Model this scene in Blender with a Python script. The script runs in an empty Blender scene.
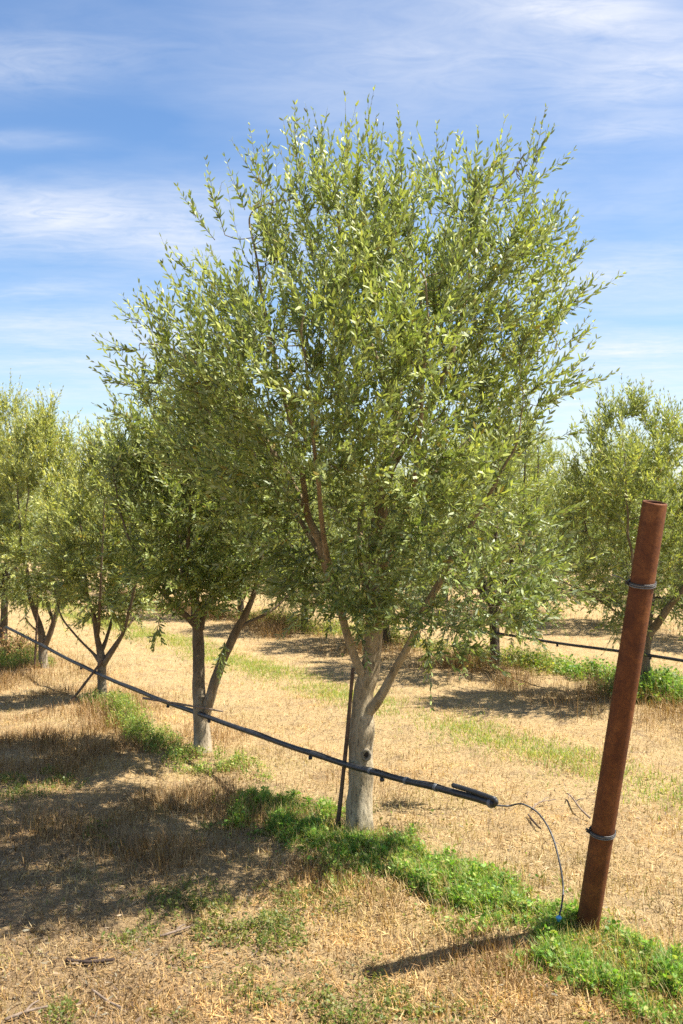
import bpy, math, random
import numpy as np
from mathutils import Vector, noise as mnoise

SEED = 11
rng = np.random.default_rng(SEED)
random.seed(SEED)
F, CX, HZ, H = 995.0, 341.5, 508.0, 1.70       # focal length in px, principal column, horizon row, eye height

scene = bpy.context.scene
COL = scene.collection


def P(px, py, d):
    return np.array([(px - CX) * d / F, d, H - (py - HZ) * d / F])


# ------------------------------------------------------------------ rows of the orchard
ROW0 = np.array([0.10, 5.20])                  # foot of the big tree
RD = np.array([0.53, -0.848]); RD = RD / np.linalg.norm(RD)   # along the row, towards the end post
RN = np.array([-RD[1], RD[0]])                 # across, towards the next row (right and back)


def uv(x, y):
    rx, ry = x - ROW0[0], y - ROW0[1]
    return rx * RN[0] + ry * RN[1], rx * RD[0] + ry * RD[1]


def xy(u, v):
    return ROW0[0] + RN[0] * u + RD[0] * v, ROW0[1] + RN[1] * u + RD[1] * v


def gz(x, y):
    """height of the ground, vectorised: gentle unevenness and a low mound along each row"""
    x = np.asarray(x, float); y = np.asarray(y, float)
    u, v = uv(x, y)
    fade = np.clip(1.4 - np.hypot(x, y) / 30.0, 0.0, 1.0)
    z = 0.012 * np.sin(x * 2.3 + 1.1 * np.sin(y * 1.7)) + 0.010 * np.sin(y * 3.1 + 0.8 * np.sin(x * 2.9) + 1.0)
    z = z + 0.006 * np.sin(x * 9.1 + y * 4.3) + 0.006 * np.sin(y * 10.7 - x * 5.1 + 0.6)
    uu = (u + 2.0) % 4.0 - 2.0
    z = z + 0.03 * np.exp(-(uu / 0.35) ** 2) * ((u > -1) & (u < 9))
    return z * fade


# ------------------------------------------------------------------ object helpers
def tag(o, label=None, cat=None, group=None, kind=None):
    if label: o['label'] = label
    if cat: o['category'] = cat
    if group: o['group'] = group
    if kind: o['kind'] = kind
    return o


def thing(name, label, cat, loc=(0, 0, 0), group=None):
    o = bpy.data.objects.new(name, None)
    COL.objects.link(o)
    o.location = loc
    o.empty_display_size = 0.2
    return tag(o, label, cat, group)


def mesh_np(name, verts, loops, totals, mats, col=None, midx=None, smooth=None):
    me = bpy.data.meshes.new(name)
    verts = np.ascontiguousarray(verts, np.float32)
    loops = np.ascontiguousarray(loops, np.int32)
    totals = np.ascontiguousarray(totals, np.int32)
    me.vertices.add(len(verts)); me.vertices.foreach_set('co', verts.ravel())
    me.loops.add(len(loops)); me.loops.foreach_set('vertex_index', loops)
    starts = np.concatenate([[0], np.cumsum(totals)[:-1]]).astype(np.int32)
    me.polygons.add(len(totals))
    me.polygons.foreach_set('loop_start', starts)
    try:
        me.polygons.foreach_set('loop_total', totals)
    except Exception:
        pass
    for m in mats: me.materials.append(m)
    if midx is not None:
        me.polygons.foreach_set('material_index', np.ascontiguousarray(midx, np.int32))
    if smooth is not None:
        me.polygons.foreach_set('use_smooth', np.ascontiguousarray(smooth, bool))
    me.update(calc_edges=True)
    if col is not None:
        a = me.attributes.new('col', 'FLOAT_COLOR', 'FACE')
        c = np.ones((len(totals), 4), np.float32); c[:, :3] = col
        a.data.foreach_set('color', c.ravel())
    return me


def link(name, me, parent=None):
    o = bpy.data.objects.new(name, me)
    COL.objects.link(o)
    if parent is not None: o.parent = parent
    return o


class Geo:
    """collects tubes / blades / leaves and becomes one mesh"""
    def __init__(self): self.v, self.l, self.t, self.c, self.m, self.s, self.n = [], [], [], [], [], [], 0

    def add(self, v, l, t, c, m=0, s=True):
        self.v.append(v); self.l.append(np.asarray(l).ravel() + self.n); self.t.append(t)
        c = np.asarray(c, float)
        self.c.append(np.broadcast_to(c, (len(t), 3)) if c.ndim == 1 else c)
        self.m.append(np.full(len(t), m)); self.s.append(np.full(len(t), s)); self.n += len(v)

    def build(self, name, mats, parent=None, off=(0, 0, 0)):
        v = np.concatenate(self.v) - np.asarray(off, float)
        me = mesh_np(name, v, np.concatenate(self.l), np.concatenate(self.t), mats,
                     np.concatenate(self.c), np.concatenate(self.m), np.concatenate(self.s))
        return link(name, me, parent)


def tube(geo, pts, rad, sides=8, col=(1, 1, 1), m=0, cap=True, rough=0.0, smooth=True, freq=14.0):
    pts = np.asarray(pts, float); n = len(pts)
    rad = np.broadcast_to(np.asarray(rad, float), (n,))
    tan = np.gradient(pts, axis=0)
    tan /= np.linalg.norm(tan, axis=1, keepdims=True) + 1e-12
    a = np.array([0, 0, 1.0]) if abs(tan[0][2]) < 0.9 else np.array([1.0, 0, 0])
    x = np.cross(a, tan[0]); x /= np.linalg.norm(x)
    X = np.empty((n, 3)); Y = np.empty((n, 3))
    for i in range(n):
        x = x - tan[i] * np.dot(x, tan[i]); x /= np.linalg.norm(x) + 1e-12
        X[i] = x; Y[i] = np.cross(tan[i], x)
    th = np.arange(sides) * 2 * math.pi / sides
    ring = X[:, None, :] * np.cos(th)[None, :, None] + Y[:, None, :] * np.sin(th)[None, :, None]
    rr = np.repeat(rad[:, None], sides, 1)
    if rough > 0:
        for i in range(n):
            for j in range(sides):
                q = pts[i] + ring[i, j] * rad[i]
                rr[i, j] *= 1 + rough * (mnoise.noise((q[0] * freq, q[1] * freq, q[2] * freq * 0.45)) +
                                         0.5 * mnoise.noise((q[0] * 40, q[1] * 40, q[2] * 16)))
    v = (pts[:, None, :] + ring * rr[:, :, None]).reshape(-1, 3)
    i = np.arange(n - 1)[:, None] * sides; j = np.arange(sides)[None, :]; k = (j + 1) % sides
    q = np.stack([i + j, i + k, i + sides + k, i + sides + j], -1).reshape(-1)
    t = np.full((n - 1) * sides, 4)
    if cap:
        q = np.concatenate([q, np.arange(sides)[::-1], (n - 1) * sides + np.arange(sides)])
        t = np.concatenate([t, [sides, sides]])
    geo.add(v, q, t, col, m, smooth)


def smooth_path(ctrl, n=12):
    """Catmull-Rom through control points (any columns)"""
    c = np.asarray(ctrl, float)
    c = np.vstack([2 * c[0] - c[1], c, 2 * c[-1] - c[-2]])
    out = []
    for i in range(1, len(c) - 2):
        t = np.linspace(0, 1, n, endpoint=False)[:, None]
        p0, p1, p2, p3 = c[i - 1], c[i], c[i + 1], c[i + 2]
        out.append(0.5 * (2 * p1 + (p2 - p0) * t + (2 * p0 - 5 * p1 + 4 * p2 - p3) * t ** 2 + (3 * p1 - p0 - 3 * p2 + p3) * t ** 3))
    out.append(c[-2][None])
    return np.concatenate(out)


# ------------------------------------------------------------------ materials
def new_mat(name):
    m = bpy.data.materials.new(name); m.use_nodes = True
    nt = m.node_tree; nt.nodes.clear()
    out = nt.nodes.new('ShaderNodeOutputMaterial')
    return m, nt, out


def N(nt, kind, **kw):
    n = nt.nodes.new(kind)
    for k, v in kw.items(): setattr(n, k, v)
    return n


def mixrgb(nt, fac, a, b, blend='MIX'):
    n = nt.nodes.new('ShaderNodeMix'); n.data_type = 'RGBA'; n.blend_type = blend
    for sock, val in ((n.inputs[0], fac), (n.inputs[6], a), (n.inputs[7], b)):
        if hasattr(val, 'is_output'): nt.links.new(val, sock)
        elif isinstance(val, (tuple, list)): sock.default_value = (*val, 1)
        else: sock.default_value = val
    return n.outputs[2]


def ramp(nt, fac, stops):
    r = nt.nodes.new('ShaderNodeValToRGB')
    e = r.color_ramp.elements
    while len(e) < len(stops): e.new(0.5)
    for el, (p, c) in zip(e, stops):
        el.position = p
        el.color = (*c, 1) if isinstance(c, tuple) else (c, c, c, 1)
    nt.links.new(fac, r.inputs[0])
    return r.outputs[0]


def noise_tex(nt, vec, scale, detail=6, rough=0.6, dist=0.0):
    n = nt.nodes.new('ShaderNodeTexNoise')
    n.inputs['Scale'].default_value = scale; n.inputs['Detail'].default_value = detail
    n.inputs['Roughness'].default_value = rough; n.inputs['Distortion'].default_value = dist
    if vec is not None: nt.links.new(vec, n.inputs['Vector'])
    return n.outputs['Fac']


def mapping(nt, vec, scale=(1, 1, 1), rot=(0, 0, 0), loc=(0, 0, 0)):
    m = nt.nodes.new('ShaderNodeMapping')
    m.inputs['Scale'].default_value = scale; m.inputs['Rotation'].default_value = rot; m.inputs['Location'].default_value = loc
    nt.links.new(vec, m.inputs['Vector'])
    return m.outputs[0]


def bump(nt, h, strength, dist=0.01):
    b = nt.nodes.new('ShaderNodeBump')
    b.inputs['Strength'].default_value = strength; b.inputs['Distance'].default_value = dist
    nt.links.new(h, b.inputs['Height'])
    return b.outputs[0]


def principled(nt, out, color, rough=0.6, normal=None, metallic=0.0, spec=0.5):
    p = nt.nodes.new('ShaderNodeBsdfPrincipled')
    if hasattr(color, 'is_output'): nt.links.new(color, p.inputs['Base Color'])
    else: p.inputs['Base Color'].default_value = (*color, 1)
    if hasattr(rough, 'is_output'): nt.links.new(rough, p.inputs['Roughness'])
    else: p.inputs['Roughness'].default_value = rough
    p.inputs['Metallic'].default_value = metallic
    p.inputs['Specular IOR Level'].default_value = spec
    if normal is not None: nt.links.new(normal, p.inputs['Normal'])
    nt.links.new(p.outputs[0], out.inputs[0])
    return p


def leaf_material(name, back, backmix, trans=0.35, rough=0.42, spec=0.5):
    """two-sided leaf: own colour on the upper face, paler felt under it, light passing through the blade"""
    m, nt, out = new_mat(name)
    at = N(nt, 'ShaderNodeAttribute', attribute_name='col')
    geo = N(nt, 'ShaderNodeNewGeometry')
    und = mixrgb(nt, backmix, at.outputs['Color'], back)
    c = mixrgb(nt, geo.outputs['Backfacing'], at.outputs['Color'], und)
    p = principled(nt, out, c, rough, spec=spec)
    tr = N(nt, 'ShaderNodeBsdfTranslucent')
    tc = mixrgb(nt, 1.0, at.outputs['Color'], (1.55, 1.65, 0.75), 'MULTIPLY')
    nt.links.new(tc, tr.inputs['Color'])
    mx = N(nt, 'ShaderNodeMixShader'); mx.inputs[0].default_value = trans
    nt.links.new(p.outputs[0], mx.inputs[1]); nt.links.new(tr.outputs[0], mx.inputs[2])
    nt.links.new(mx.outputs[0], out.inputs[0])
    return m


M_LEAF = leaf_material('olive_leaf', (0.30, 0.345, 0.23), 0.6, 0.26, 0.48, 0.36)
M_WEED = leaf_material('weed_leaf', (0.10, 0.20, 0.05), 0.35, 0.40, 0.5, 0.35)
M_STRAW = leaf_material('straw', (0.5, 0.4, 0.25), 0.1, 0.18, 0.6, 0.3)


def bark_material():
    m, nt, out = new_mat('olive_bark')
    at = N(nt, 'ShaderNodeAttribute', attribute_name='col')
    tc = N(nt, 'ShaderNodeTexCoord')
    v = mapping(nt, tc.outputs['Object'], (1, 1, 0.35))
    n1 = noise_tex(nt, v, 16, 8, 0.65, 0.4)
    n2 = noise_tex(nt, v, 75, 6, 0.7)
    n3 = noise_tex(nt, tc.outputs['Object'], 5.5, 4, 0.6)
    c = mixrgb(nt, ramp(nt, n1, [(0.35, 0.0), (0.7, 1.0)]), mixrgb(nt, 1.0, at.outputs['Color'], (0.48, 0.44, 0.37), 'MULTIPLY'), at.outputs['Color'])
    c = mixrgb(nt, ramp(nt, n2, [(0.34, 0.9), (0.46, 0.0)]), c, (0.075, 0.062, 0.045))
    c = mixrgb(nt, ramp(nt, n3, [(0.56, 0.0), (0.75, 0.45)]), c, (0.16, 0.17, 0.09))
    h = mixrgb(nt, 0.5, n1, n2)
    principled(nt, out, c, 0.85, bump(nt, h, 1.0, 0.02), spec=0.2)
    return m


M_BARK = bark_material()


def ground_material():
    m, nt, out = new_mat('dry_ground')
    tc = N(nt, 'ShaderNodeTexCoord')
    o = tc.outputs['Object']
    # row coordinates (u across, v along)
    du = N(nt, 'ShaderNodeVectorMath', operation='DOT_PRODUCT'); du.inputs[1].default_value = (RN[0], RN[1], 0)
    sub = N(nt, 'ShaderNodeVectorMath', operation='SUBTRACT'); sub.inputs[1].default_value = (ROW0[0], ROW0[1], 0)
    nt.links.new(o, sub.inputs[0]); nt.links.new(sub.outputs[0], du.inputs[0])
    big = noise_tex(nt, o, 0.9, 5, 0.6)
    mid = noise_tex(nt, o, 5, 8, 0.7, 0.6)
    fine = noise_tex(nt, o, 60, 8, 0.75, 1.0)
    straw = noise_tex(nt, mapping(nt, o, (1, 3.5, 1), (0, 0, 0.7)), 70, 6, 0.7, 2.5)
    c = ramp(nt, fine, [(0.25, (0.14, 0.085, 0.04)), (0.45, (0.34, 0.225, 0.105)), (0.62, (0.48, 0.345, 0.165)), (0.8, (0.60, 0.46, 0.25))])
    c = mixrgb(nt, ramp(nt, straw, [(0.5, 0.0), (0.72, 0.7)]), c, (0.62, 0.50, 0.30))
    soil = ramp(nt, fine, [(0.3, (0.09, 0.062, 0.04)), (0.7, (0.24, 0.18, 0.12))])
    c = mixrgb(nt, ramp(nt, mid, [(0.50, 0.0), (0.70, 0.75)]), c, soil)
    # the trodden, browner strip on the near side of the row
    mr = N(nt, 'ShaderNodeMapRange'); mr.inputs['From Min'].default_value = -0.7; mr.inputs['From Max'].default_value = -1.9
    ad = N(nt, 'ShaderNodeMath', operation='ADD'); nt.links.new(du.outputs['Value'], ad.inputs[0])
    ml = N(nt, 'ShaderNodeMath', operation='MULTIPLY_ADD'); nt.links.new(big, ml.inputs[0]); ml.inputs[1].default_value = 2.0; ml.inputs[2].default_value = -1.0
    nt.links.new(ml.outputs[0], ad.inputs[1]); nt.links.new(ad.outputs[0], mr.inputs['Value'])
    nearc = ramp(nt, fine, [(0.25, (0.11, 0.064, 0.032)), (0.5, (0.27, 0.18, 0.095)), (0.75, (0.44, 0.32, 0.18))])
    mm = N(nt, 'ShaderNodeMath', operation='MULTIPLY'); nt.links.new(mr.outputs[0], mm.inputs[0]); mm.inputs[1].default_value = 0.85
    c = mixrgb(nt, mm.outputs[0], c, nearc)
    hh = mixrgb(nt, 0.5, fine, straw)
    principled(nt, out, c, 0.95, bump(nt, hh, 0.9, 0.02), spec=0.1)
    return m


def rust_material():
    m, nt, out = new_mat('rusted_steel')
    tc = N(nt, 'ShaderNodeTexCoord')
    o = tc.outputs['Object']
    a = noise_tex(nt, o, 9, 8, 0.65, 0.5)
    b = noise_tex(nt, o, 90, 6, 0.7)
    st = noise_tex(nt, mapping(nt, o, (1, 1, 0.06)), 38, 6, 0.6)
    c = ramp(nt, a, [(0.3, (0.055, 0.017, 0.006)), (0.5, (0.125, 0.041, 0.011)), (0.7, (0.21, 0.078, 0.022))])
    c = mixrgb(nt, ramp(nt, b, [(0.35, 0.6), (0.55, 0.0)]), c, (0.06, 0.022, 0.014))
    c = mixrgb(nt, ramp(nt, st, [(0.55, 0.0), (0.75, 0.5)]), c, (0.17, 0.065, 0.027))
    principled(nt, out, c, ramp(nt, b, [(0.3, 0.85), (0.7, 0.6)]), bump(nt, b, 0.35, 0.003), spec=0.25)
    return m


def plain(name, color, rough=0.5, metallic=0.0, var=0.25, scale=40, spec=0.5, bs=0.2):
    m, nt, out = new_mat(name)
    tc = N(nt, 'ShaderNodeTexCoord')
    n = noise_tex(nt, tc.outputs['Object'], scale, 6, 0.65)
    lo = tuple(c * (1 - var) for c in color); hi = tuple(min(1, c * (1 + var)) for c in color)
    c = ramp(nt, n, [(0.3, lo), (0.7, hi)])
    principled(nt, out, c, rough, bump(nt, n, bs, 0.003), metallic, spec)
    return m


def hose_material():
    m, nt, out = new_mat('weathered_black_hose')
    tc = N(nt, 'ShaderNodeTexCoord')
    n = noise_tex(nt, tc.outputs['Object'], 22, 8, 0.7)
    f = noise_tex(nt, tc.outputs['Object'], 150, 4, 0.7)
    c = ramp(nt, n, [(0.35, (0.012, 0.012, 0.013)), (0.62, (0.03, 0.03, 0.031)), (0.8, (0.13, 0.115, 0.095))])
    principled(nt, out, c, ramp(nt, f, [(0.3, 0.35), (0.7, 0.6)]), bump(nt, f, 0.15, 0.002), spec=0.5)
    return m


M_GROUND = ground_material()
M_RUST = rust_material()
M_HOSE = hose_material()
M_WIRE = plain('galvanised_wire', (0.16, 0.155, 0.15), 0.5, 0.6, 0.35, 60)
M_DARKWIRE = plain('tarnished_wire', (0.06, 0.055, 0.05), 0.55, 0.6, 0.35, 60)
M_CLAMP = plain('grey_clamp', (0.13, 0.135, 0.14), 0.45, 0.2, 0.4, 50)
M_BLUE = plain('blue_plastic', (0.08, 0.30, 0.52), 0.4, 0.0, 0.15, 30)
M_STAKE = plain('stake_wood', (0.115, 0.075, 0.05), 0.8, 0.0, 0.45, 30, 0.2, 0.5)
M_STICK = plain('dead_wood', (0.20, 0.15, 0.11), 0.9, 0.0, 0.5, 30, 0.1, 0.6)
M_CHAR = plain('dark_dead_wood', (0.05, 0.035, 0.028), 0.9, 0.0, 0.5, 30, 0.1, 0.6)

# ------------------------------------------------------------------ tree growing
STEM_C = np.array([0.25, 0.20, 0.12])


def colonise(limbs, attr, step=0.065, infl=0.55, kill=0.11, iters=90):
    """limbs: list of arrays (n,4) x,y,z,radius. Returns positions, parents, fixed radius (nan if grown)."""
    pos, par, fix = [], [], []
    for L in limbs:
        L = np.asarray(L, float)
        seg = np.linalg.norm(np.diff(L[:, :3], axis=0), axis=1)
        s = np.concatenate([[0], np.cumsum(seg)])
        k = max(2, int(s[-1] / step) + 1)
        q = np.linspace(0, s[-1], k)
        D = np.stack([np.interp(q, s, L[:, i]) for i in range(4)], 1)
        if pos:
            A = np.array(pos)
            j = int(np.argmin(np.linalg.norm(A - D[0, :3], axis=1)))
            prev, start = j, 1
        else:
            pos.append(D[0, :3]); par.append(-1); fix.append(D[0, 3]); prev, start = 0, 1
        for i in range(start, k):
            pos.append(D[i, :3]); par.append(prev); fix.append(D[i, 3]); prev = len(pos) - 1
    n0 = len(pos)
    pos = np.array(pos); par = list(par); fix = list(fix)
    att = np.array(attr)
    low = np.median(pos[:, 2]) * 0 + pos[0][2] + 0.55
    can = pos[:, 2] > low
    d = np.linalg.norm(att[:, None, :] - pos[None, :, :], axis=2)
    d[:, ~can] = 9
    near = d.argmin(1); nd = d.min(1)
    r = np.random.default_rng(len(att))
    for it in range(iters):
        act = nd < infl * (1.6 if it < 8 else 1.0)
        if not act.any(): break
        ids = near[act]
        dirs = att[act] - pos[ids]
        dirs /= np.linalg.norm(dirs, axis=1, keepdims=True) + 1e-9
        acc = np.zeros_like(pos); np.add.at(acc, ids, dirs)
        u = np.unique(ids)
        a = acc[u]; ln = np.linalg.norm(a, axis=1, keepdims=True)
        a = a / (ln + 1e-9) + r.normal(0, 0.16, a.shape) + np.array([0, 0, 0.06])
        a /= np.linalg.norm(a, axis=1, keepdims=True)
        new = pos[u] + a * step
        b = len(pos)
        pos = np.vstack([pos, new]); par += list(u); fix += [np.nan] * len(u)
        dn = np.linalg.norm(att[:, None, :] - new[None], axis=2)
        j = dn.argmin(1); m = dn[np.arange(len(att)), j]
        up = m < nd
        near[up] = b + j[up]; nd[up] = m[up]
        keep = nd > kill
        att, near, nd = att[keep], near[keep], nd[keep]
        if len(att) == 0 or len(pos) > 14000: break
    return pos, np.array(par), np.array(fix), n0


def rand_unit(r, n):
    v = r.normal(size=(n, 3)); return v / np.linalg.norm(v, axis=1, keepdims=True)


def nrm(v): return v / (np.linalg.norm(v, axis=1, keepdims=True) + 1e-9)


def put_leaves(geo, base, axis, r, L, W, cols, up=0.55, six=True, m=1, bias=None):
    n = len(base)
    if bias is None: bias = np.array([0.25, -0.05, 0.85])
    nor = nrm(rand_unit(r, n) * (1 - up) + bias * up)
    nor = nrm(nor - axis * np.sum(nor * axis, 1, keepdims=True))
    side = np.cross(axis, nor)
    L = L[:, None]; W = W[:, None]
    bend = r.normal(0.0, 0.14, (n, 1)) - 0.05
    b0 = base
    if six:
        p1 = base + axis * L * 0.32; p2 = base + axis * L * 0.70 + nor * L * bend * 0.5; p3 = base + axis * L + nor * L * bend
        V = np.stack([b0, p1 - side * W * 0.5, p1 + side * W * 0.5, p2 - side * W * 0.42, p2 + side * W * 0.42, p3], 1).reshape(-1, 3)
        i = np.arange(n)[:, None] * 6
        f = (i + np.array([0, 2, 1, 1, 2, 4, 3, 3, 4, 5])[None]).reshape(-1)
        geo.add(V, f, np.tile([3, 4, 3], n), np.repeat(cols, 3, 0), m, False)
    else:
        p1 = base + axis * L * 0.45 + nor * L * bend * 0.4; p3 = base + axis * L
        V = np.stack([b0, p1 + side * W * 0.55, p3, p1 - side * W * 0.55], 1).reshape(-1, 3)
        f = np.arange(n * 4)
        geo.add(V, f, np.full(n, 4), cols, m, False)


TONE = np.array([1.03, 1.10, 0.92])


def leaf_cols(r, n, young_lit):
    deep = np.array([0.056, 0.086, 0.026]); mid = np.array([0.195, 0.222, 0.068]); young_lit_c = np.array([0.43, 0.42, 0.135])  # old to new leaves, spread widened to paint in shaded and sunlit ones
    t = np.clip(r.random(n) * 0.85 + young_lit * 0.70, 0, 1.6)[:, None]
    c = np.where(t < 0.8, deep + (mid - deep) * (t / 0.8), mid + (young_lit_c - mid) * ((t - 0.8) / 0.8))
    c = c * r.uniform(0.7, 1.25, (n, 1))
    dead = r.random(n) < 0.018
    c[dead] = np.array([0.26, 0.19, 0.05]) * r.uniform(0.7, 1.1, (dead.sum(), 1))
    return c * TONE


def shoots(geo, start, direc, length, r, leafL, leafW, gap, young_lit, six, bend=0.25, stem_r=0.0016, gravity=0.0, centre=None):
    """leafy shoots: a thin stem each, with opposite pairs of narrow leaves"""
    n = len(start); K = 5
    t = np.linspace(0, 1, K)
    lateral = rand_unit(r, n) * bend + np.array([0, 0, 0.20 - gravity])
    path = start[:, None, :] + direc[:, None, :] * (length[:, None, None] * t[None, :, None]) + \
        lateral[:, None, :] * (length[:, None, None] * (t ** 2)[None, :, None])
    # stems: three-sided tapering prisms, all at once
    tan = nrm(path[:, -1] - path[:, 0])
    a = nrm(np.cross(tan, rand_unit(r, n))); b = np.cross(tan, a)
    rad = stem_r * (1 - 0.75 * t)
    th = np.arange(3) * 2.0944
    off = a[:, None, None, :] * np.cos(th)[None, None, :, None] + b[:, None, None, :] * np.sin(th)[None, None, :, None]
    V = (path[:, :, None, :] + off * rad[None, :, None, None]).reshape(-1, 3)
    i = (np.arange(n) * K * 3)[:, None, None] + (np.arange(K - 1) * 3)[None, :, None]
    j = np.arange(3)[None, None, :]; k = (j + 1) % 3
    q = np.stack([i + j, i + k, i + 3 + k, i + 3 + j], -1).reshape(-1)
    geo.add(V, q, np.full(n * (K - 1) * 3, 4), STEM_C * np.array([1.0, 1.05, 0.8]), 0, True)
    cnt = np.maximum(2, (length / gap).astype(int))
    idx = np.repeat(np.arange(n), cnt)
    kk = np.concatenate([np.arange(c) for c in cnt])
    tt = np.clip((kk + 0.6 + r.uniform(-0.2, 0.2, len(kk))) / cnt[idx], 0, 1)
    st, dr, ln, lt = start[idx], direc[idx], length[idx][:, None], lateral[idx]
    pos = st + dr * ln * tt[:, None] + lt * ln * (tt ** 2)[:, None]
    tg = nrm(dr + 2 * lt * tt[:, None])
    ph = r.random(n)[idx] * 6.28 + kk * 1.5708 + r.normal(0, 0.3, len(kk))
    ax = nrm(np.cross(tg, np.array([0.31, 0.22, 0.92]) + 0 * tg)); bx = np.cross(tg, ax)
    rad_ = ax * np.cos(ph)[:, None] + bx * np.sin(ph)[:, None]
    for sgn in (1, -1):
        ang = np.radians(r.normal(46, 13, len(kk)) - 22 * tt)
        axis = nrm(tg * np.cos(ang)[:, None] + rad_ * (sgn * np.sin(ang))[:, None] + r.normal(0, 0.1, tg.shape))
        keep = r.random(len(kk)) < 0.93
        sz = (r.uniform(0.75, 1.15, len(kk)) * (1.0 - 0.42 * tt ** 3))[keep]
        bias = None
        if centre is not None:                    # most blades turn to the light, the rest face anywhere
            bias = nrm(nrm(pos[keep] - centre) * 0.55 + np.array([0.42, -0.05, 0.62]))
            bias = bias * np.where(r.random(keep.sum()) < 0.62, 1.25, 0.15)[:, None]
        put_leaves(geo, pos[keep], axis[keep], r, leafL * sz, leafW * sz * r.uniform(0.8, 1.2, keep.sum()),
                   leaf_cols(r, keep.sum(), (young_lit[idx] * (0.5 + 0.6 * tt))[keep]), 0.48, six, bias=bias)


def make_tree(name, base, limbs, attr, centre, r, n_shoot, leafL=0.058, leafW=0.013, gap=0.021, six=True,
              bark=(0.30, 0.25, 0.18), bark_top=(0.15, 0.115, 0.075), extra=None, step=0.065, infl=0.55, kill=0.11,
              shoot_len=(0.14, 0.34), zlow=1.1, trunk_sides=14, pale=0.9, gapf=None):
    """returns trunk mesh object, crown mesh object (unparented, in tree coordinates)"""
    pos, par, fix, n0 = colonise(limbs, attr, step, infl, kill)
    n = len(pos)
    e = 2.3
    acc = np.zeros(n); kids = np.zeros(n, int)
    rad = np.zeros(n)
    order = np.argsort(-np.arange(n))
    for i in range(n - 1, -1, -1):
        rad[i] = 0.0019 if acc[i] == 0 else acc[i] ** (1 / e)
        if not np.isnan(fix[i]): rad[i] = fix[i]
        p = par[i]
        if p >= 0:
            acc[p] += rad[i] ** e; kids[p] += 1
    for i in range(n):
        if np.isnan(fix[i]): rad[i] = min(rad[i], rad[par[i]] * 0.82 if par[i] >= 0 else rad[i])
    children = [[] for _ in range(n)]
    for i in range(n):
        if par[i] >= 0: children[par[i]].append(i)
    tg, cg = Geo(), Geo()
    bark = np.array(bark); bark_top = np.array(bark_top)
    stack = [(0, None)]
    while stack:
        i, prev = stack.pop()
        chain = [] if prev is None else [prev]
        while True:
            chain.append(i)
            ch = children[i]
            if not ch: break
            if i + 1 in ch and i + 1 < n0: main = i + 1
            else: main = max(ch, key=lambda c: rad[c])
            for c in ch:
                if c != main: stack.append((c, i))
            i = main
        if len(chain) < 2: continue
        pp = pos[chain]; rr = rad[chain].copy()
        if prev is not None: rr[0] = min(rr[0], rr[1] * 1.25)
        if len(pp) >= 4:
            sm = pp.copy(); sm[1:-1] = 0.25 * pp[:-2] + 0.5 * pp[1:-1] + 0.25 * pp[2:]; pp = sm
        if prev is None or rr[1] > 0.0075:
            full = smooth_path(np.column_stack([pp, rr]), 3)
            if prev is None:                      # root flare
                hh = full[:, 2] - base[2]
                full[:, 3] *= 1 + 0.22 * np.exp(-np.clip(hh, 0, 9) / 0.07)
            s = trunk_sides if rr[1] > 0.02 else 8
            zz = np.repeat(np.clip((full[:-1, 2] - base[2]) / pale, 0, 1), s)
            zz = np.concatenate([zz, [zz[0], zz[-1]]])[:, None]
            tube(tg, full[:, :3], full[:, 3], s, bark + (bark_top - bark) * zz ** 1.5, 0, True, 0.16 if rr[1] > 0.02 else 0.08)
        else:
            tube(cg, pp, rr, 4 if rr[1] > 0.004 else 3, STEM_C, 0, False)
    # pick the nodes that carry leafy shoots
    cand = np.where((rad < 0.008) & (np.arange(n) >= n0) & (pos[:, 2] - base[2] > 0.5))[0]
    tips = np.array([c for c in cand if not children[c]])
    w = 1.0 / (rad[cand] + 0.001); w /= w.sum()
    pick = np.concatenate([tips, tips, r.choice(cand, max(0, n_shoot - 2 * len(tips)), p=w)])[:n_shoot]
    if gapf is not None: pick = pick[gapf(pos[pick] + np.array([0, 0, 0.05]), r)]
    st = pos[pick]
    pd = nrm(st - pos[par[pick]])
    outw = st - np.asarray(centre)
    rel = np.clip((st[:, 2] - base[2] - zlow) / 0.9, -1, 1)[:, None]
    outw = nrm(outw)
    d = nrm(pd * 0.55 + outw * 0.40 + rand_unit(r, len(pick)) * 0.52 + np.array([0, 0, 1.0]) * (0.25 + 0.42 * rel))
    young_lit = np.clip(0.27 + 0.72 * rel[:, 0] + 0.25 * r.normal(size=len(pick)), 0, 1.1)  # paler new growth above; shade of the lower crown also put into leaf colour
    ln = r.uniform(*shoot_len, len(pick)) * (1 + 0.25 * np.clip(rel[:, 0], 0, 1) * r.random(len(pick)))
    low = rel[:, 0] < 0.0
    for sel, g in ((low, 0.42), (~low, 0.0)):
        if sel.any(): shoots(cg, st[sel], d[sel], ln[sel], r, leafL, leafW, gap, young_lit[sel], six, gravity=g, centre=np.asarray(centre, float))
    if extra is not None:                         # long single shoots: start, direction, length
        s_, d_, l_, main_ = extra
        near = np.argmin(np.linalg.norm(pos[None] - s_[:, None], axis=2), 1)
        shoots(cg, s_, nrm(d_), l_, r, leafL * 0.9, leafW, gap * 1.15, np.full(len(s_), 0.75), six, bend=0.10, stem_r=0.0024, centre=np.asarray(centre, float))
        for k, i in enumerate(near):
            if not main_[k] or np.linalg.norm(pos[i] - s_[k]) > 0.22: continue
            q = smooth_path(np.array([pos[i], (pos[i] + s_[k]) / 2 + r.normal(0, 0.01, 3), s_[k]]), 3)
            tube(cg, q, np.linspace(0.003, 0.0024, len(q)), 3, STEM_C, 0, False)
    t = tg.build('trunk', [M_BARK], None, base)
    c = cg.build('crown', [M_BARK, M_LEAF], None, base)
    return t, c


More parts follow.
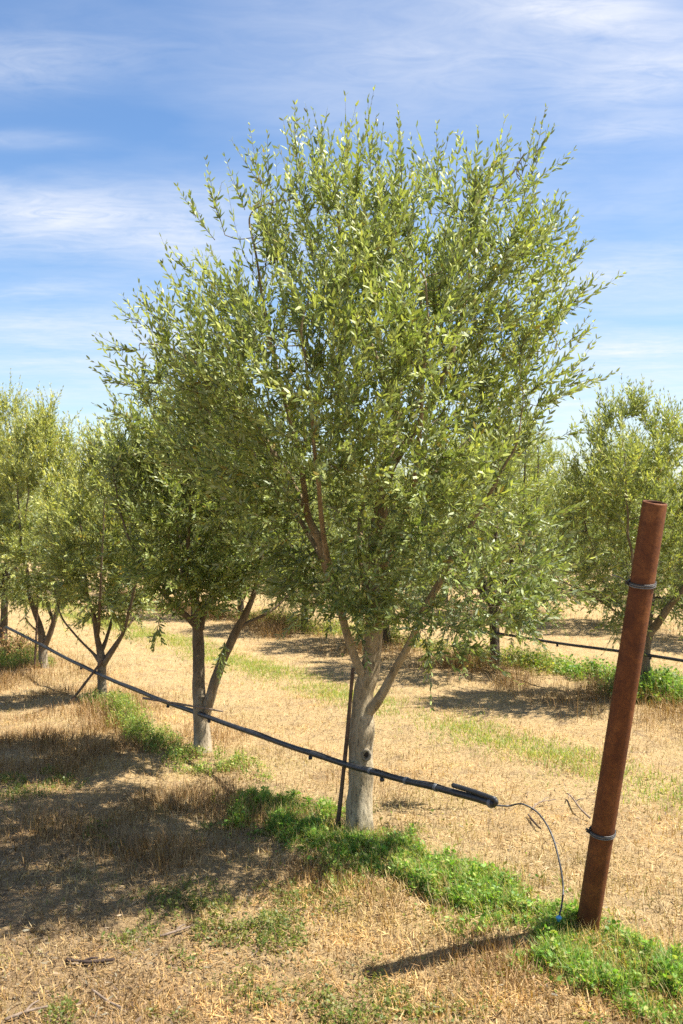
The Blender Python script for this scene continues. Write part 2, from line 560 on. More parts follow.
def clumps(p, r, f=2.3, cut=-0.10, leave=0.10, seed=0.0):
    """thin the attraction points so that the crown breaks into clumps with openings between"""
    q = np.array([mnoise.noise((a * f + seed, b * f, c * f * 0.8 + seed)) for a, b, c in p])
    return p[(q > cut) | (r.random(len(p)) < leave)]


def sun_gap(p, r, keep=0.2):
    """the opening through which the sun reaches the trunk"""
    lo = 1.66 * (p[:, 0] - 0.10)
    m = (np.abs(p[:, 1] - D1 - 0.03 * p[:, 2]) < 0.26) & (p[:, 2] > lo - 0.1) & (p[:, 2] < lo + 0.85) & (p[:, 0] > 0.15)
    return ~m | (r.random(len(p)) < keep)


def envelope_px(rows, d, r, n, depth=0.85, inset=0.10, shell=0.40, dshift=0.0, lump=0.28):
    """attraction points inside a crown given as (picture row, left, right) at distance d; the cross-section is an ellipse with real depth"""
    rows = np.array(rows, float)
    yy = rows[:, 0]
    out = []
    wmax = (rows[:, 2] - rows[:, 1]).max()
    ph = r.uniform(0, 6.28, 6)
    while len(out) < n:
        y = r.uniform(yy.min(), yy.max())
        l, rt = np.interp(y, yy, rows[:, 1]), np.interp(y, yy, rows[:, 2])
        if r.random() > (rt - l) / wmax: continue
        hw = (rt - l) / 2 * d / F - inset
        if hw < 0.05: hw = 0.05
        a = r.uniform(0, 2 * math.pi); rho = r.random() ** shell
        z = H - (y - HZ) * (d + dshift) / F
        k = 1 - lump * (0.5 + 0.25 * math.sin(3 * a + 2.6 * z + ph[0]) + 0.25 * math.sin(5 * a - 4.7 * z + ph[1])) * abs(math.sin(a))
        x = ((l + rt) / 2 - CX) * d / F + hw * rho * math.cos(a) * (1 - 0.0 * lump)
        dd = hw * depth * rho * math.sin(a) * k
        z = H - (y - HZ) * (d + dshift) / F
        if z > H: z = H + (z - H) * (1 - 0.9 * abs(dd) / d)
        if dd < 0: x *= 1 + 0.8 * dd / d
        out.append((x, d + dshift + dd, z))
    return np.array(out)


def envelope_gen(r, n, z0, z1, rx, ry, shell=0.42):
    out = []
    ph = r.uniform(0, 6.28, 4)
    while len(out) < n:
        t = r.random()
        prof = math.sin(math.pi * min(1, max(0, t * 0.86 + 0.14)) ** 0.85) ** 0.7
        if r.random() > prof: continue
        a = r.uniform(0, 2 * math.pi); rho = r.random() ** shell
        k = prof * (1 - 0.30 * (0.5 + 0.3 * math.sin(2 * a + 5 * t + ph[0]) + 0.2 * math.sin(5 * a - 6 * t + ph[1])))
        out.append((rx * k * rho * math.cos(a), ry * k * rho * math.sin(a), z0 + (z1 - z0) * t))
    return np.array(out)


LIMB_R = np.random.default_rng(4242)


def limb_px(pts, d):
    """(px, py, depth offset, radius in m); outer wood wanders a little, as real branches do"""
    A = np.array([[*P(a, b, d + o), q] for a, b, o, q in pts])
    thin = np.clip((A[:, 3] - 0.004) / 0.03, 0.35, 1.0)
    A[:, 3] *= 0.62 + 0.38 * thin
    if len(A) > 3:
        B = smooth_path(A, 4)
        wob = np.clip((np.arange(len(B)) - 6) / 12.0, 0, 1)[:, None]
        B[:, :3] += LIMB_R.normal(0, 0.013, (len(B), 3)) * wob * np.clip(0.03 / B[:, 3:4], 0, 1)
        A = B
    return A


def place_tree(root, t, c):
    t.parent = root; c.parent = root


ROWGRP = 'olive trees of the near row'
# ---- the big tree
D1 = 5.2
base1 = np.array([0.097, D1, 0.0]); base1[2] = gz(base1[0], base1[1]) - 0.02
r1 = np.random.default_rng(101)
limbs1 = [
    limb_px([(360, 838, 0, .070), (360, 800, 0, .067), (361, 760, 0, .063), (362, 726, 0, .061), (363, 705, 0, .055), (368, 676, 0.01, .050), (373, 640, 0.03, .048), (375, 600, 0.05, .043),
             (371, 560, 0.04, .039), (378, 515, 0.02, .034), (388, 470, 0.0, .030), (393, 425, 0.03, .025), (384, 375, 0.06, .021), (362, 325, 0.05, .017), (345, 280, 0.02, .014), (338, 225, 0, .010), (334, 175, 0, .006)], D1),
    limb_px([(364, 718, -0.01, .038), (377, 702, -0.05, .030), (391, 678, -0.07, .025), (403, 655, -0.10, .0225), (415, 632, -0.13, .020), (432, 595, -0.22, .021), (455, 550, -0.30, .017), (485, 500, -0.35, .013), (508, 462, -0.38, .008), (520, 432, -0.39, .005)], D1),
    limb_px([(366, 684, 0.01, .030), (357, 664, -0.03, .025), (348, 638, -0.05, .024), (337, 600, -0.08, .023), (326, 565, -0.10, .026), (308, 520, -0.08, .024), (296, 490, -0.04, .022), (268, 447, 0.02, .019), (244, 410, 0.06, .015), (205, 370, 0.1, .012), (178, 352, 0.12, .008), (155, 342, 0.12, .005)], D1),
    limb_px([(388, 470, 0, .026), (415, 430, -0.03, .023), (440, 385, -0.06, .020), (455, 340, -0.06, .016), (465, 295, -0.05, .013), (478, 240, -0.05, .010), (500, 190, -0.04, .007), (522, 155, -0.03, .004)], D1),
    limb_px([(308, 520, -0.08, .02), (300, 460, -0.15, .017), (285, 400, -0.22, .014), (270, 340, -0.26, .011), (258, 270, -0.28, .008), (246, 205, -0.28, .005)], D1),
    limb_px([(372, 590, 0.05, .026), (400, 530, -0.18, .021), (415, 480, -0.42, .017), (420, 420, -0.62, .013), (425, 350, -0.74, .009), (425, 280, -0.78, .005)], D1),
    limb_px([(372, 610, 0.05, .026), (360, 545, 0.28, .022), (368, 480, 0.52, .018), (400, 400, 0.75, .013), (420, 310, 0.85, .009), (430, 230, 0.85, .005)], D1),
    limb_px([(340, 605, -0.08, .022), (325, 545, -0.30, .018), (318, 480, -0.55, .014), (310, 400, -0.72, .010), (300, 320, -0.8, .006)], D1),
    limb_px([(326, 565, -0.10, .020), (300, 520, 0.2, .017), (262, 470, 0.5, .013), (235, 400, 0.7, .009), (225, 320, 0.75, .005)], D1),
    limb_px([(378, 515, 0.02, .024), (420, 485, 0.25, .019), (470, 440, 0.45, .015), (515, 388, 0.55, .010), (540, 345, 0.6, .005)], D1),
]
env1 = [(192, 300, 420), (204, 278, 535), (228, 245, 546), (250, 222, 562), (285, 238, 570), (312, 205, 570), (334, 150, 566), (355, 138, 562), (400, 132, 556), (450, 150, 548),
        (500, 195, 545), (550, 250, 545), (590, 290, 535), (620, 330, 510), (640, 370, 470)]
D1 = 5.2
att1 = np.vstack([envelope_px([(540, 330, 550), (600, 345, 545), (650, 385, 510)], D1, r1, 330, 0.45, 0.03, dshift=-0.45), envelope_px([(530, 260, 360), (590, 270, 350), (615, 290, 335)], D1, r1, 110, 0.8, 0.03, dshift=0.05), envelope_px([(560, 470, 560), (620, 490, 550), (640, 500, 540)], D1, r1, 45, 0.8, 0.02, dshift=0.35), envelope_px(env1, D1, r1, 3000, 1.0, 0.05, dshift=-0.17), envelope_px([(420, 380, 540), (560, 380, 545), (625, 400, 515)], D1, r1, 240, 0.9, 0.05)])
att1 = clumps(att1[sun_gap(att1, r1)], r1, 2.5, -0.02, 0.09, 3.0)


def spikes(lst, d, r):
    s, dd, l, main = [], [], [], []
    for bx, by, tx, ty, o in lst:
        a, b = P(bx, by, d + o), P(tx, ty, d + o + r.uniform(-.05, .05))
        s.append(a); dd.append(b - a); l.append(np.linalg.norm(b - a) * 0.92); main.append(True)
        for q in range(3):
            f_ = r.uniform(0.05, 0.5)
            s.append(a + (b - a) * f_); dd.append((b - a) + r.normal(0, 0.30, 3) * np.linalg.norm(b - a)); l.append(np.linalg.norm(b - a) * (0.95 - f_) * r.uniform(.5, .9)); main.append(False)
    return np.array(s), np.array(dd), np.array(l), main


ex1 = spikes([(318, 185, 308, 108, -.1), (330, 190, 318, 115, .1), (300, 180, 290, 118, .2), (372, 190, 366, 108, -.1), (380, 200, 372, 128, .1),
              (402, 190, 399, 117, .0), (438, 190, 434, 126, -.1), (528, 190, 546, 106, -.1), (520, 180, 540, 128, .1), (505, 190, 497, 146, 0),
              (262, 190, 246, 128, -.2), (272, 200, 262, 136, 0), (225, 235, 205, 170, -.1), (215, 240, 172, 190, 0), (200, 280, 162, 250, .1),
              (245, 210, 225, 160, .2), (560, 270, 594, 240, 0), (565, 310, 604, 278, -.1), (560, 350, 598, 320, 0), (545, 240, 560, 196, .1), (160, 320, 128, 298, .1), (150, 330, 108, 305, .2),
              (140, 350, 92, 352, .1), (135, 385, 88, 380, .1), (140, 420, 86, 412, .1), (470, 200, 466, 150, 0), (560, 390, 596, 372, -.1), (350, 190, 341, 140, 0), (555, 440, 588, 425, .1),
              (540, 570, 560, 600, -.1), (520, 600, 545, 632, -.2), (480, 610, 470, 650, -.2), (430, 640, 428, 690, -.3), (420, 635, 440, 672, -.3), (505, 600, 520, 650, 0)], D1, r1)
t1, c1 = make_tree('olive', base1, limbs1, att1, P(370, 420, D1), r1, 2850, leafL=0.050, leafW=0.0130, gapf=sun_gap, bark=(0.52, 0.44, 0.30), bark_top=(0.38, 0.29, 0.17), extra=ex1, pale=1.5, trunk_sides=18)
root1 = thing('olive_tree', 'largest olive tree with a full leafy crown and pale forked trunk in the foreground', 'tree', base1, ROWGRP)
place_tree(root1, t1, c1)
# pruning scar on the trunk
kg = Geo()
kc = P(366, 755, D1 - 0.062)
th = np.linspace(0, 2 * math.pi, 15)
ringp = np.stack([kc[0] + 0.021 * np.cos(th), kc[1] + 0.000 * th, kc[2] + 0.026 * np.sin(th)], 1)
tube(kg, ringp, 0.0085, 8, (0.36, 0.31, 0.23), 0, False, 0.25)
tube(kg, [kc + np.array([0, 0.02, 0]), kc + np.array([0.001, -0.002, 0])], [0.018, 0.012], 10, (0.07, 0.05, 0.035), 0, True)
kn = kg.build('pruning_scar', [M_BARK], root1, base1)

# ---- second tree
D2 = 6.77
base2 = np.array([(202 - CX) * D2 / F, D2, 0.0]); base2[2] = gz(base2[0], base2[1]) - 0.02
r2 = np.random.default_rng(202)
limbs2 = [
    limb_px([(202, 760, 0, .062), (202, 735, 0, .058), (201, 712, 0, .052), (198, 680, 0.02, .043), (198, 645, 0.03, .039), (197, 622, 0.03, .035), (192, 595, 0.02, .029), (182, 555, 0, .023), (172, 505, 0, .017), (165, 455, 0, .011), (160, 410, 0, .006)], D2),
    limb_px([(203, 722, 0, .042), (210, 700, -0.03, .038), (216, 678, -0.06, .035), (224, 655, -0.08, .032), (234, 632, -0.1, .029), (250, 600, -0.12, .022), (262, 555, -0.1, .017), (268, 500, -0.1, .012), (270, 440, -0.1, .006)], D2),
    limb_px([(197, 628, 0.03, .030), (215, 585, 0.1, .024), (222, 530, 0.2, .018), (215, 460, 0.3, .012), (205, 395, 0.35, .006)], D2),
    limb_px([(197, 626, 0.03, .028), (180, 610, -0.03, .022), (158, 588, -0.12, .017), (140, 560, -0.2, .013), (122, 520, -0.25, .009), (112, 470, -0.25, .005)], D2),
    limb_px([(193, 600, 0.02, .025), (188, 560, -0.3, .018), (190, 510, -0.5, .013), (195, 450, -0.6, .007)], D2),
    limb_px([(192, 595, 0.02, .025), (180, 555, 0.35, .018), (160, 510, 0.6, .013), (150, 450, 0.7, .007)], D2),
    limb_px([(236, 628, -0.1, .020), (255, 619, -0.1, .015), (270, 612, -0.08, .012), (292, 590, -0.05, .008), (300, 565, -0.05, .005)], D2),
]
env2 = [(405, 170, 225), (435, 125, 262), (470, 110, 285), (510, 104, 298), (545, 112, 305), (575, 130, 292), (594, 160, 250), (602, 180, 235)]
att2 = clumps(envelope_px(env2, D2, r2, 2100, 1.12, 0.07, dshift=-0.12), r2, 2.3, -0.08, 0.12, 7.0)
ex2 = spikes([(160, 615, 152, 662, -.5), (222, 650, 217, 690, -.5), (225, 640, 222, 680, -.45), (130, 450, 100, 425, 0), (120, 500, 84, 490, 0), (135, 590, 110, 620, 0), (170, 395, 160, 350, 0), (200, 390, 205, 345, .1)], D2, r2)
t2, c2 = make_tree('olive', base2, limbs2, att2, P(200, 520, D2), r2, 1750, leafL=0.054, leafW=0.0135, bark=(0.50, 0.42, 0.30), bark_top=(0.20, 0.155, 0.10), extra=ex2, pale=0.62, zlow=1.0)
root2 = thing('olive_tree', 'olive tree with twin dark stems and a shaded crown, second nearest in the near row', 'tree', base2, ROWGRP)
place_tree(root2, t2, c2)

TONE = np.array([1.50, 1.44, 1.15])      # paler, yellower leaf tint for the trees further on
# ---- third tree, vase of thin limbs
D3 = 8.67
base3 = np.array([(103 - CX) * D3 / F, D3, 0.0]); base3[2] = gz(base3[0], base3[1]) - 0.02
r3 = np.random.default_rng(303)
limbs3 = [
    limb_px([(103, 704, 0, .041), (102, 680, 0, .038), (102, 660, 0, .036), (98, 642, 0, .027), (93, 618, -0.02, .023), (88, 590, -0.05, .018), (82, 550, -0.05, .013), (80, 500, -0.05, .007)], D3),
    limb_px([(103, 664, 0, .026), (90, 650, 0.05, .015), (76, 636, 0.1, .013), (61, 614, 0.15, .010), (52, 580, 0.2, .006)], D3),
    limb_px([(102, 654, 0, .026), (107, 636, 0.08, .019), (113, 616, 0.15, .016), (118, 580, 0.25, .012), (122, 530, 0.3, .006)], D3),
    limb_px([(103, 666, 0, .030), (112, 652, -0.08, .022), (122, 636, -0.15, .019), (130, 610, -0.22, .016), (138, 575, -0.3, .012), (146, 530, -0.3, .006)], D3),
    limb_px([(98, 640, 0, .02), (100, 600, -0.3, .014), (102, 555, -0.45, .01), (105, 500, -0.5, .005)], D3),
]
env3 = [(455, 85, 125), (490, 62, 148), (530, 48, 165), (570, 45, 170), (598, 58, 160), (618, 80, 135)]
att3 = clumps(envelope_px(env3, D3, r3, 950, 0.95, 0.06), r3, 2.2, -0.1, 0.12, 3.5)
t3, c3 = make_tree('olive', base3, limbs3, att3, P(103, 550, D3), r3, 950, six=False, leafW=0.0145, bark=(0.40, 0.34, 0.25), bark_top=(0.17, 0.13, 0.085), pale=0.5, zlow=1.0)
root3 = thing('olive_tree', 'small olive tree with a vase of thin bare limbs crossed by a leaning stake', 'tree', base3, ROWGRP)
place_tree(root3, t3, c3)

# ---- fourth tree
D4 = 10.4
base4 = np.array([(43 - CX) * D4 / F, D4, 0.0]); base4[2] = gz(base4[0], base4[1]) - 0.02
r4 = np.random.default_rng(404)
limbs4 = [
    limb_px([(44, 674, 0, .048), (43, 655, 0, .045), (42, 634, 0, .038), (36, 616, 0, .030), (30, 595, 0, .026), (25, 570, 0, .022), (20, 530, 0, .015), (18, 480, 0, .008)], D4),
    limb_px([(43, 650, 0, .036), (50, 634, -0.04, .031), (55, 617, -0.06, .027), (60, 600, -0.08, .020), (66, 578, -0.1, .016), (76, 530, -0.1, .010), (80, 480, -0.1, .006)], D4),
    limb_px([(54, 622, -0.06, .024), (48, 606, 0.02, .019), (45, 588, 0.08, .016), (46, 540, 0.15, .011), (48, 480, 0.2, .006)], D4),
    limb_px([(42, 634, 0, .02), (33, 628, -0.1, .013), (25, 618, -0.18, .009)], D4),
]
env4 = [(425, 25, 62), (455, 2, 80), (500, -14, 92), (545, -18, 96), (580, -5, 90), (600, 15, 70)]
att4 = clumps(envelope_px(env4, D4, r4, 950, 0.95, 0.06), r4, 2.2, -0.1, 0.12, 4.5)
ex4 = spikes([(45, 440, 42, 405, 0), (20, 450, 14, 412, 0), (65, 460, 72, 425, .1)], D4, r4)
t4, c4 = make_tree('olive', base4, limbs4, att4, P(42, 520, D4), r4, 1050, six=False, leafW=0.0145, bark=(0.40, 0.34, 0.25), bark_top=(0.17, 0.13, 0.085), extra=ex4, pale=0.45, zlow=1.0)
root4 = thing('olive_tree', 'olive tree with a pale stubby trunk forking low, thin stake upright beside it', 'tree', base4, ROWGRP)
place_tree(root4, t4, c4)

# ---- fifth tree, at the left edge
D5 = 12.3
base5 = np.array([(4 - CX) * D5 / F, D5, 0.0]); base5[2] = gz(base5[0], base5[1]) - 0.02
r5 = np.random.default_rng(505)
limbs5 = [
    limb_px([(3, 646, 0, .050), (4, 620, 0, .046), (5, 592, 0, .040), (6, 565, 0, .032), (8, 520, 0, .022), (10, 470, 0, .012), (10, 420, 0, .006)], D5),
    limb_px([(4, 600, 0, .03), (-6, 570, 0.1, .022), (-18, 530, 0.2, .015), (-25, 480, 0.2, .007)], D5),
    limb_px([(5, 590, 0, .03), (14, 565, -0.2, .020), (25, 520, -0.3, .013), (30, 470, -0.3, .006)], D5),
]
env5 = [(402, -2, 22), (430, -25, 38), (480, -42, 50), (530, -45, 52), (570, -30, 45), (595, -12, 25)]
att5 = clumps(envelope_px(env5, D5, r5, 1000, 0.95, 0.06), r5, 2.2, -0.1, 0.12, 5.5)
ex5 = spikes([(10, 420, 9, 376, 0), (0, 425, -3, 390, 0), (20, 430, 21, 398, 0)], D5, r5)
t5, c5 = make_tree('olive', base5, limbs5, att5, P(4, 500, D5), r5, 1050, six=False, leafW=0.0145, bark=(0.14, 0.11, 0.08), bark_top=(0.10, 0.078, 0.05), extra=ex5, zlow=1.1)
root5 = thing('olive_tree', 'olive tree at the left edge behind the brown dry brush', 'tree', base5, ROWGRP)
place_tree(root5, t5, c5)

# ---- second row: position along the row, measured from a point beside the post
ROW2GRP = 'olive trees of the second row'


def row_pt(k, t):
    """row k (1 = second row), t metres away along it"""
    b = np.array([2.88, 8.4]) + RN * 4.04 * (k - 1)
    p = b - RD * t
    return np.array([p[0], p[1], float(gz(p[0], p[1])) - 0.02])


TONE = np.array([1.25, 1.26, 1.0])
baseA = row_pt(1, 0.40); DA = baseA[1]
rA = np.random.default_rng(606)
limbsA = [
    limb_px([(645, 706, 0, .055), (645, 680, 0, .05), (645, 655, 0, .046), (648, 638, -0.02, .040), (660, 618, -0.1, .034), (676, 596, -0.2, .028), (698, 560, -0.3, .02), (715, 510, -0.3, .012), (722, 460, -0.3, .006)], DA),
    limb_px([(645, 652, 0, .03), (634, 625, 0.1, .022), (618, 602, 0.15, .017), (600, 575, 0.2, .013), (588, 530, 0.2, .008), (580, 480, 0.2, .005)], DA),
    limb_px([(644, 650, 0, .03), (640, 615, -0.15, .022), (634, 575, -0.3, .017), (628, 520, -0.4, .011), (624, 450, -0.4, .005)], DA),
    limb_px([(645, 648, 0, .03), (652, 610, 0.2, .022), (656, 560, 0.4, .016), (656, 500, 0.5, .010), (654, 440, 0.5, .005)], DA),
    limb_px([(634, 625, 0.1, .016), (608, 606, -0.05, .012), (585, 592, -0.15, .010), (560, 580, -0.2, .007), (545, 560, -0.2, .004)], DA),
]
envA = [(412, 605, 655), (440, 580, 700), (480, 562, 728), (520, 556, 738), (555, 562, 735), (588, 575, 715), (612, 600, 690), (620, 620, 670)]
attA = clumps(envelope_px(envA, DA, rA, 1400, 0.9, 0.05), rA, 2.2, -0.1, 0.12, 1.5)
exA = spikes([(632, 420, 632, 384, 0), (615, 430, 608, 402, 0), (655, 430, 662, 394, 0), (672, 440, 680, 404, 0), (595, 445, 585, 425, .1), (645, 425, 648, 400, .1)], DA, rA)
tA, cA = make_tree('olive', baseA, limbsA, attA, P(645, 510, DA), rA, 1400, six=False, leafW=0.0145, bark=(0.24, 0.20, 0.14), bark_top=(0.20, 0.16, 0.10), extra=exA, zlow=1.0, shoot_len=(0.13, 0.30))
rootA = thing('olive_tree', 'bushy olive tree with spreading thin limbs directly behind the rusty post', 'tree', baseA, ROW2GRP)
place_tree(rootA, tA, cA)

# ---- generic orchard trees for the rows behind (three kinds, copied)
kinds = []
for k, (z1, rx, seed, nl) in enumerate([(2.45, 0.95, 71, 5), (2.75, 1.0, 72, 4), (2.30, 0.9, 73, 5)]):
    rk = np.random.default_rng(seed)
    L = [np.array([[0, 0, 0, .055], [0.01, 0, 0.3, .05], [0.0, 0.01, 0.62, .045], [0.03, 0.02, 1.0, .03], [0.02, -0.03, 1.5, .018], [0, 0, z1 - 0.3, .006]])]
    for j in range(nl):
        a = j * 2 * math.pi / nl + rk.uniform(-.4, .4); c, s = math.cos(a), math.sin(a)
        q = rk.uniform(0.75, 1.1)
        L.append(np.array([[0, 0, 0.60, .035], [0.18 * c, 0.18 * s, 0.85, .026], [0.42 * c * q, 0.42 * s * q, 1.2, .018], [0.62 * c * q, 0.62 * s * q, 1.65, .011], [0.66 * c * q, 0.66 * s * q, z1 - .45, .005]]))
    A = clumps(envelope_gen(rk, 1150, 0.42, z1, rx, rx), rk, 2.2, -0.12, 0.15, seed)
    t, c = make_tree('olive', np.zeros(3), L, A, (0, 0, 1.6), rk, 1150, six=False, leafW=0.015, bark=(0.12, 0.10, 0.075), bark_top=(0.12, 0.095, 0.065), zlow=1.1, step=0.07)
    t.data.name = 'orchard_trunk'; c.data.name = 'orchard_crown'
    kinds.append((t.data, c.data))
    bpy.data.objects.remove(t); bpy.data.objects.remove(c)


def orchard_tree(k, pos, rz, sc, label, group):
    root = thing('olive_tree', label, 'tree', pos, group)
    root.rotation_euler = (0, 0, rz); root.scale = (sc, sc, sc)
    link('trunk', kinds[k][0], root); link('crown', kinds[k][1], root)
    return root


rr_ = np.random.default_rng(9)
row2_labels = {2.4: 'olive tree with a straight dark trunk rising from yellow-green weeds, left of the rusty post',
               4.4: 'second row olive tree seen just right of the big tree\'s forked trunk',
               6.4: 'second row olive tree whose short trunk shows left of the big tree\'s stems',
               8.4: 'second row olive tree filling the gap between the two nearest trees'}
for j in range(1, 12):
    t = 0.4 + 2.0 * j
    lab = row2_labels.get(round(t, 1), 'distant olive tree of the second row seen between the near trunks')
    orchard_tree(j % 3, row_pt(1, t + rr_.uniform(-.12, .12) * (j > 3)), rr_.uniform(0, 6.28), rr_.uniform(0.92, 1.08) * (0.84 if j == 2 else 1.0), lab, ROW2GRP)
for k, t0, n in ((2, 2.2, 11), (3, 6.0, 11), (4, 9.0, 10)):
    for j in range(n):
        orchard_tree((j + k) % 3, row_pt(k, t0 + 2.05 * j + rr_.uniform(-.15, .15)), rr_.uniform(0, 6.28), rr_.uniform(0.92, 1.15),
                     'olive tree in the far rows glimpsed behind the second row', 'olive trees of the far rows')
p6 = ROW0 - RD * 10.3
orchard_tree(1, (p6[0], p6[1], float(gz(*p6)) - .02), 1.3, 1.05, 'distant olive tree beyond the left edge tree, farther along the near row', ROWGRP)
p7 = ROW0 - RD * 12.4
orchard_tree(0, (p7[0], p7[1], float(gz(*p7)) - .02), 3.3, 1.15, 'distant olive tree beyond the left edge tree, farther along the near row', ROWGRP)

# ------------------------------------------------------------------ ground sheet
def ground():
    s = np.linspace(-1, 1, 241)
    gx = np.sinh(s * 5.2) / math.sinh(5.2) * 420
    t = np.linspace(0, 1, 321)
    gy = -25 + 0 * t
    gy = np.sinh((t * 2 - 0.62) * 3.6); gy = (gy - gy[0]) / (gy[-1] - gy[0])
    gy = -30 + gy * 520
    gy = np.sort(np.concatenate([np.linspace(2.4, 14, 200), gy[(gy < 2.3) | (gy > 14.1)]]))
    gx = np.sort(np.concatenate([np.linspace(-5, 5, 160), gx[(gx < -5.1) | (gx > 5.1)]]))
    X, Y = np.meshgrid(gx, gy)
    V = np.stack([X, Y, gz(X, Y)], -1).reshape(-1, 3)
    nx, ny = len(gx), len(gy)
    i, j = np.meshgrid(np.arange(nx - 1), np.arange(ny - 1))
    a = (j * nx + i).ravel()
    f = np.stack([a, a + 1, a + nx + 1, a + nx], 1).ravel()
    me = mesh_np('ground', V, f, np.full(len(a), 4), [M_GROUND], None, None, np.ones(len(a), bool))
    o = link('ground', me); tag(o, 'dry straw-coloured orchard ground between the tree rows', None, None, 'structure')


ground()

# ------------------------------------------------------------------ ground cover
def wedge(r, n, d0=2.7, d1=20.0, extra=1.0):
    d = d0 * (d1 / d0) ** r.random(n)
    x = r.uniform(-1, 1, n) * (0.36 * d + extra)
    return x, d


def vnoise(x, y, f, seed=0.0):
    return np.array([mnoise.noise((a * f + seed, b * f - seed, seed * 1.7)) for a, b in zip(x, y)])


def blades(geo, x, y, r, length, width, lean, col, lift=0.0, curve=0.3, m=0):
    """narrow blades: base on the ground, lean = angle from the vertical"""
    n = len(x)
    z = gz(x, y) + lift - 0.004
    b = np.stack([x, y, z], 1)
    az = r.uniform(0, 2 * math.pi, n)
    hd = np.stack([np.cos(az), np.sin(az), 0 * az], 1)
    sd = np.stack([-np.sin(az), np.cos(az), 0 * az], 1)
    tw = r.normal(0, 0.5, n)[:, None]
    sd = nrm(sd + np.array([0, 0, 1.0]) * tw)
    l = np.broadcast_to(length, (n,))[:, None]; w = np.broadcast_to(width, (n,))[:, None]
    le = np.broadcast_to(lean, (n,))[:, None]
    up = np.array([0, 0, 1.0])
    dir1 = hd * np.sin(le) + up * np.cos(le)
    le2 = le + np.abs(r.normal(0, curve, (n, 1)))
    le2 = np.minimum(le2, 1.62)
    dir2 = hd * np.sin(le2) + up * np.cos(le2)
    mid = b + dir1 * l * 0.5; tip = mid + dir2 * l * 0.5
    V = np.stack([b - sd * w * .5, b + sd * w * .5, mid + sd * w * .42, mid - sd * w * .42, tip], 1).reshape(-1, 3)
    f = (np.arange(n)[:, None] * 5 + np.array([0, 1, 2, 3, 3, 2, 4])[None]).ravel()
    geo.add(V, f, np.tile([4, 3], n), np.repeat(col, 2, 0), m, False)


def straw_cols(r, n, dark=0.0, xyp=None):
    a = np.array([0.60, 0.46, 0.25]); b = np.array([0.40, 0.265, 0.125]); c = np.array([0.19, 0.125, 0.07]); e = np.array([0.70, 0.60, 0.40])
    k = r.random(n) + dark
    out = np.where((k < 0.25)[:, None], e, np.where((k < 0.68)[:, None], a, np.where((k < 1.0)[:, None], b, c)))
    out = out * r.uniform(0.75, 1.15, (n, 1))
    if xyp is not None:
        p1 = vnoise(xyp[0], xyp[1], 3.1, 12.0)[:, None]; p2 = vnoise(xyp[0], xyp[1], 9.5, 21.0)[:, None]; p3 = vnoise(xyp[0], xyp[1], 1.4, 31.0)[:, None]
        out = out * np.clip(0.92 + 0.45 * p1 + 0.55 * p2, 0.35, 1.3)
        warm = np.clip(0.5 + 1.3 * p3, 0, 1)
        out = out * (np.array([0.90, 0.93, 0.98]) * (1 - warm) + np.array([1.06, 0.93, 0.74]) * warm)
        grn = np.clip(p1 * 1.6 - p3 * 0.6 - 0.25, 0, 0.6)
        out = out * (1 - grn) + np.array([0.30, 0.27, 0.09]) * grn
    return out * np.array([0.82, 0.73, 0.56])


rs = np.random.default_rng(33)
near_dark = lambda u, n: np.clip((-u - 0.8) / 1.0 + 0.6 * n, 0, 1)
# fallen straw, lying flat
x, y = wedge(rs, 170000)
u, v = uv(x, y)
nz = vnoise(x, y, 0.9, 3.3)
keep = rs.random(len(x)) < np.clip(0.75 + 0.9 * vnoise(x, y, 2.6, 8.1), 0.15, 1)
x, y, u, nz = x[keep], y[keep], u[keep], nz[keep]
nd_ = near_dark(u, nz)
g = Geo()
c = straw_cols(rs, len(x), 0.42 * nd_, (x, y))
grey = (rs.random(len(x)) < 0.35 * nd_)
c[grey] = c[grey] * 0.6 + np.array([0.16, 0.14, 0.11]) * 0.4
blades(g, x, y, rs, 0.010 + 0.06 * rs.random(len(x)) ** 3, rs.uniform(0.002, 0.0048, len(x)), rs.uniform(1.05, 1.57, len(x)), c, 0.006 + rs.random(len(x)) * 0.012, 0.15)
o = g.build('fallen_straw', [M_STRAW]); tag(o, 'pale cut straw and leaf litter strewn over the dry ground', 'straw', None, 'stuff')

# fallen olive leaves and crumbs of bark, mostly on the near side of the row
x, y = wedge(rs, 60000, 2.7, 9.0)
u, v = uv(x, y)
nz = vnoise(x, y, 2.2, 15.0)
k = rs.random(len(x)) < np.clip(0.45 * near_dark(u, nz) + 0.12 + 0.5 * nz, 0.02, 1)
x, y = x[k], y[k]; n = len(x)
az = rs.uniform(0, 6.28, n)
axl = nrm(np.stack([np.cos(az), np.sin(az), rs.normal(0, .22, n)], 1))
cl = np.array([[0.30, 0.23, 0.15], [0.17, 0.115, 0.07], [0.40, 0.33, 0.23], [0.10, 0.068, 0.045], [0.36, 0.25, 0.11], [0.27, 0.26, 0.20]])[rs.integers(0, 6, n)] * rs.uniform(.5, 1.0, (n, 1))
L_ = rs.uniform(.006, .032, n)
g = Geo(); put_leaves(g, np.stack([x, y, gz(x, y) + rs.uniform(.006, .022, n)], 1), axl, rs, L_, L_ * rs.uniform(.12, .30, n), cl * np.array([1.0, .9, .78]), 0.6, True, 0)
o = g.build('leaf_litter', [M_STRAW]); tag(o, 'curled brown and grey fallen leaves scattered under the trees', 'leaf litter', None, 'stuff')

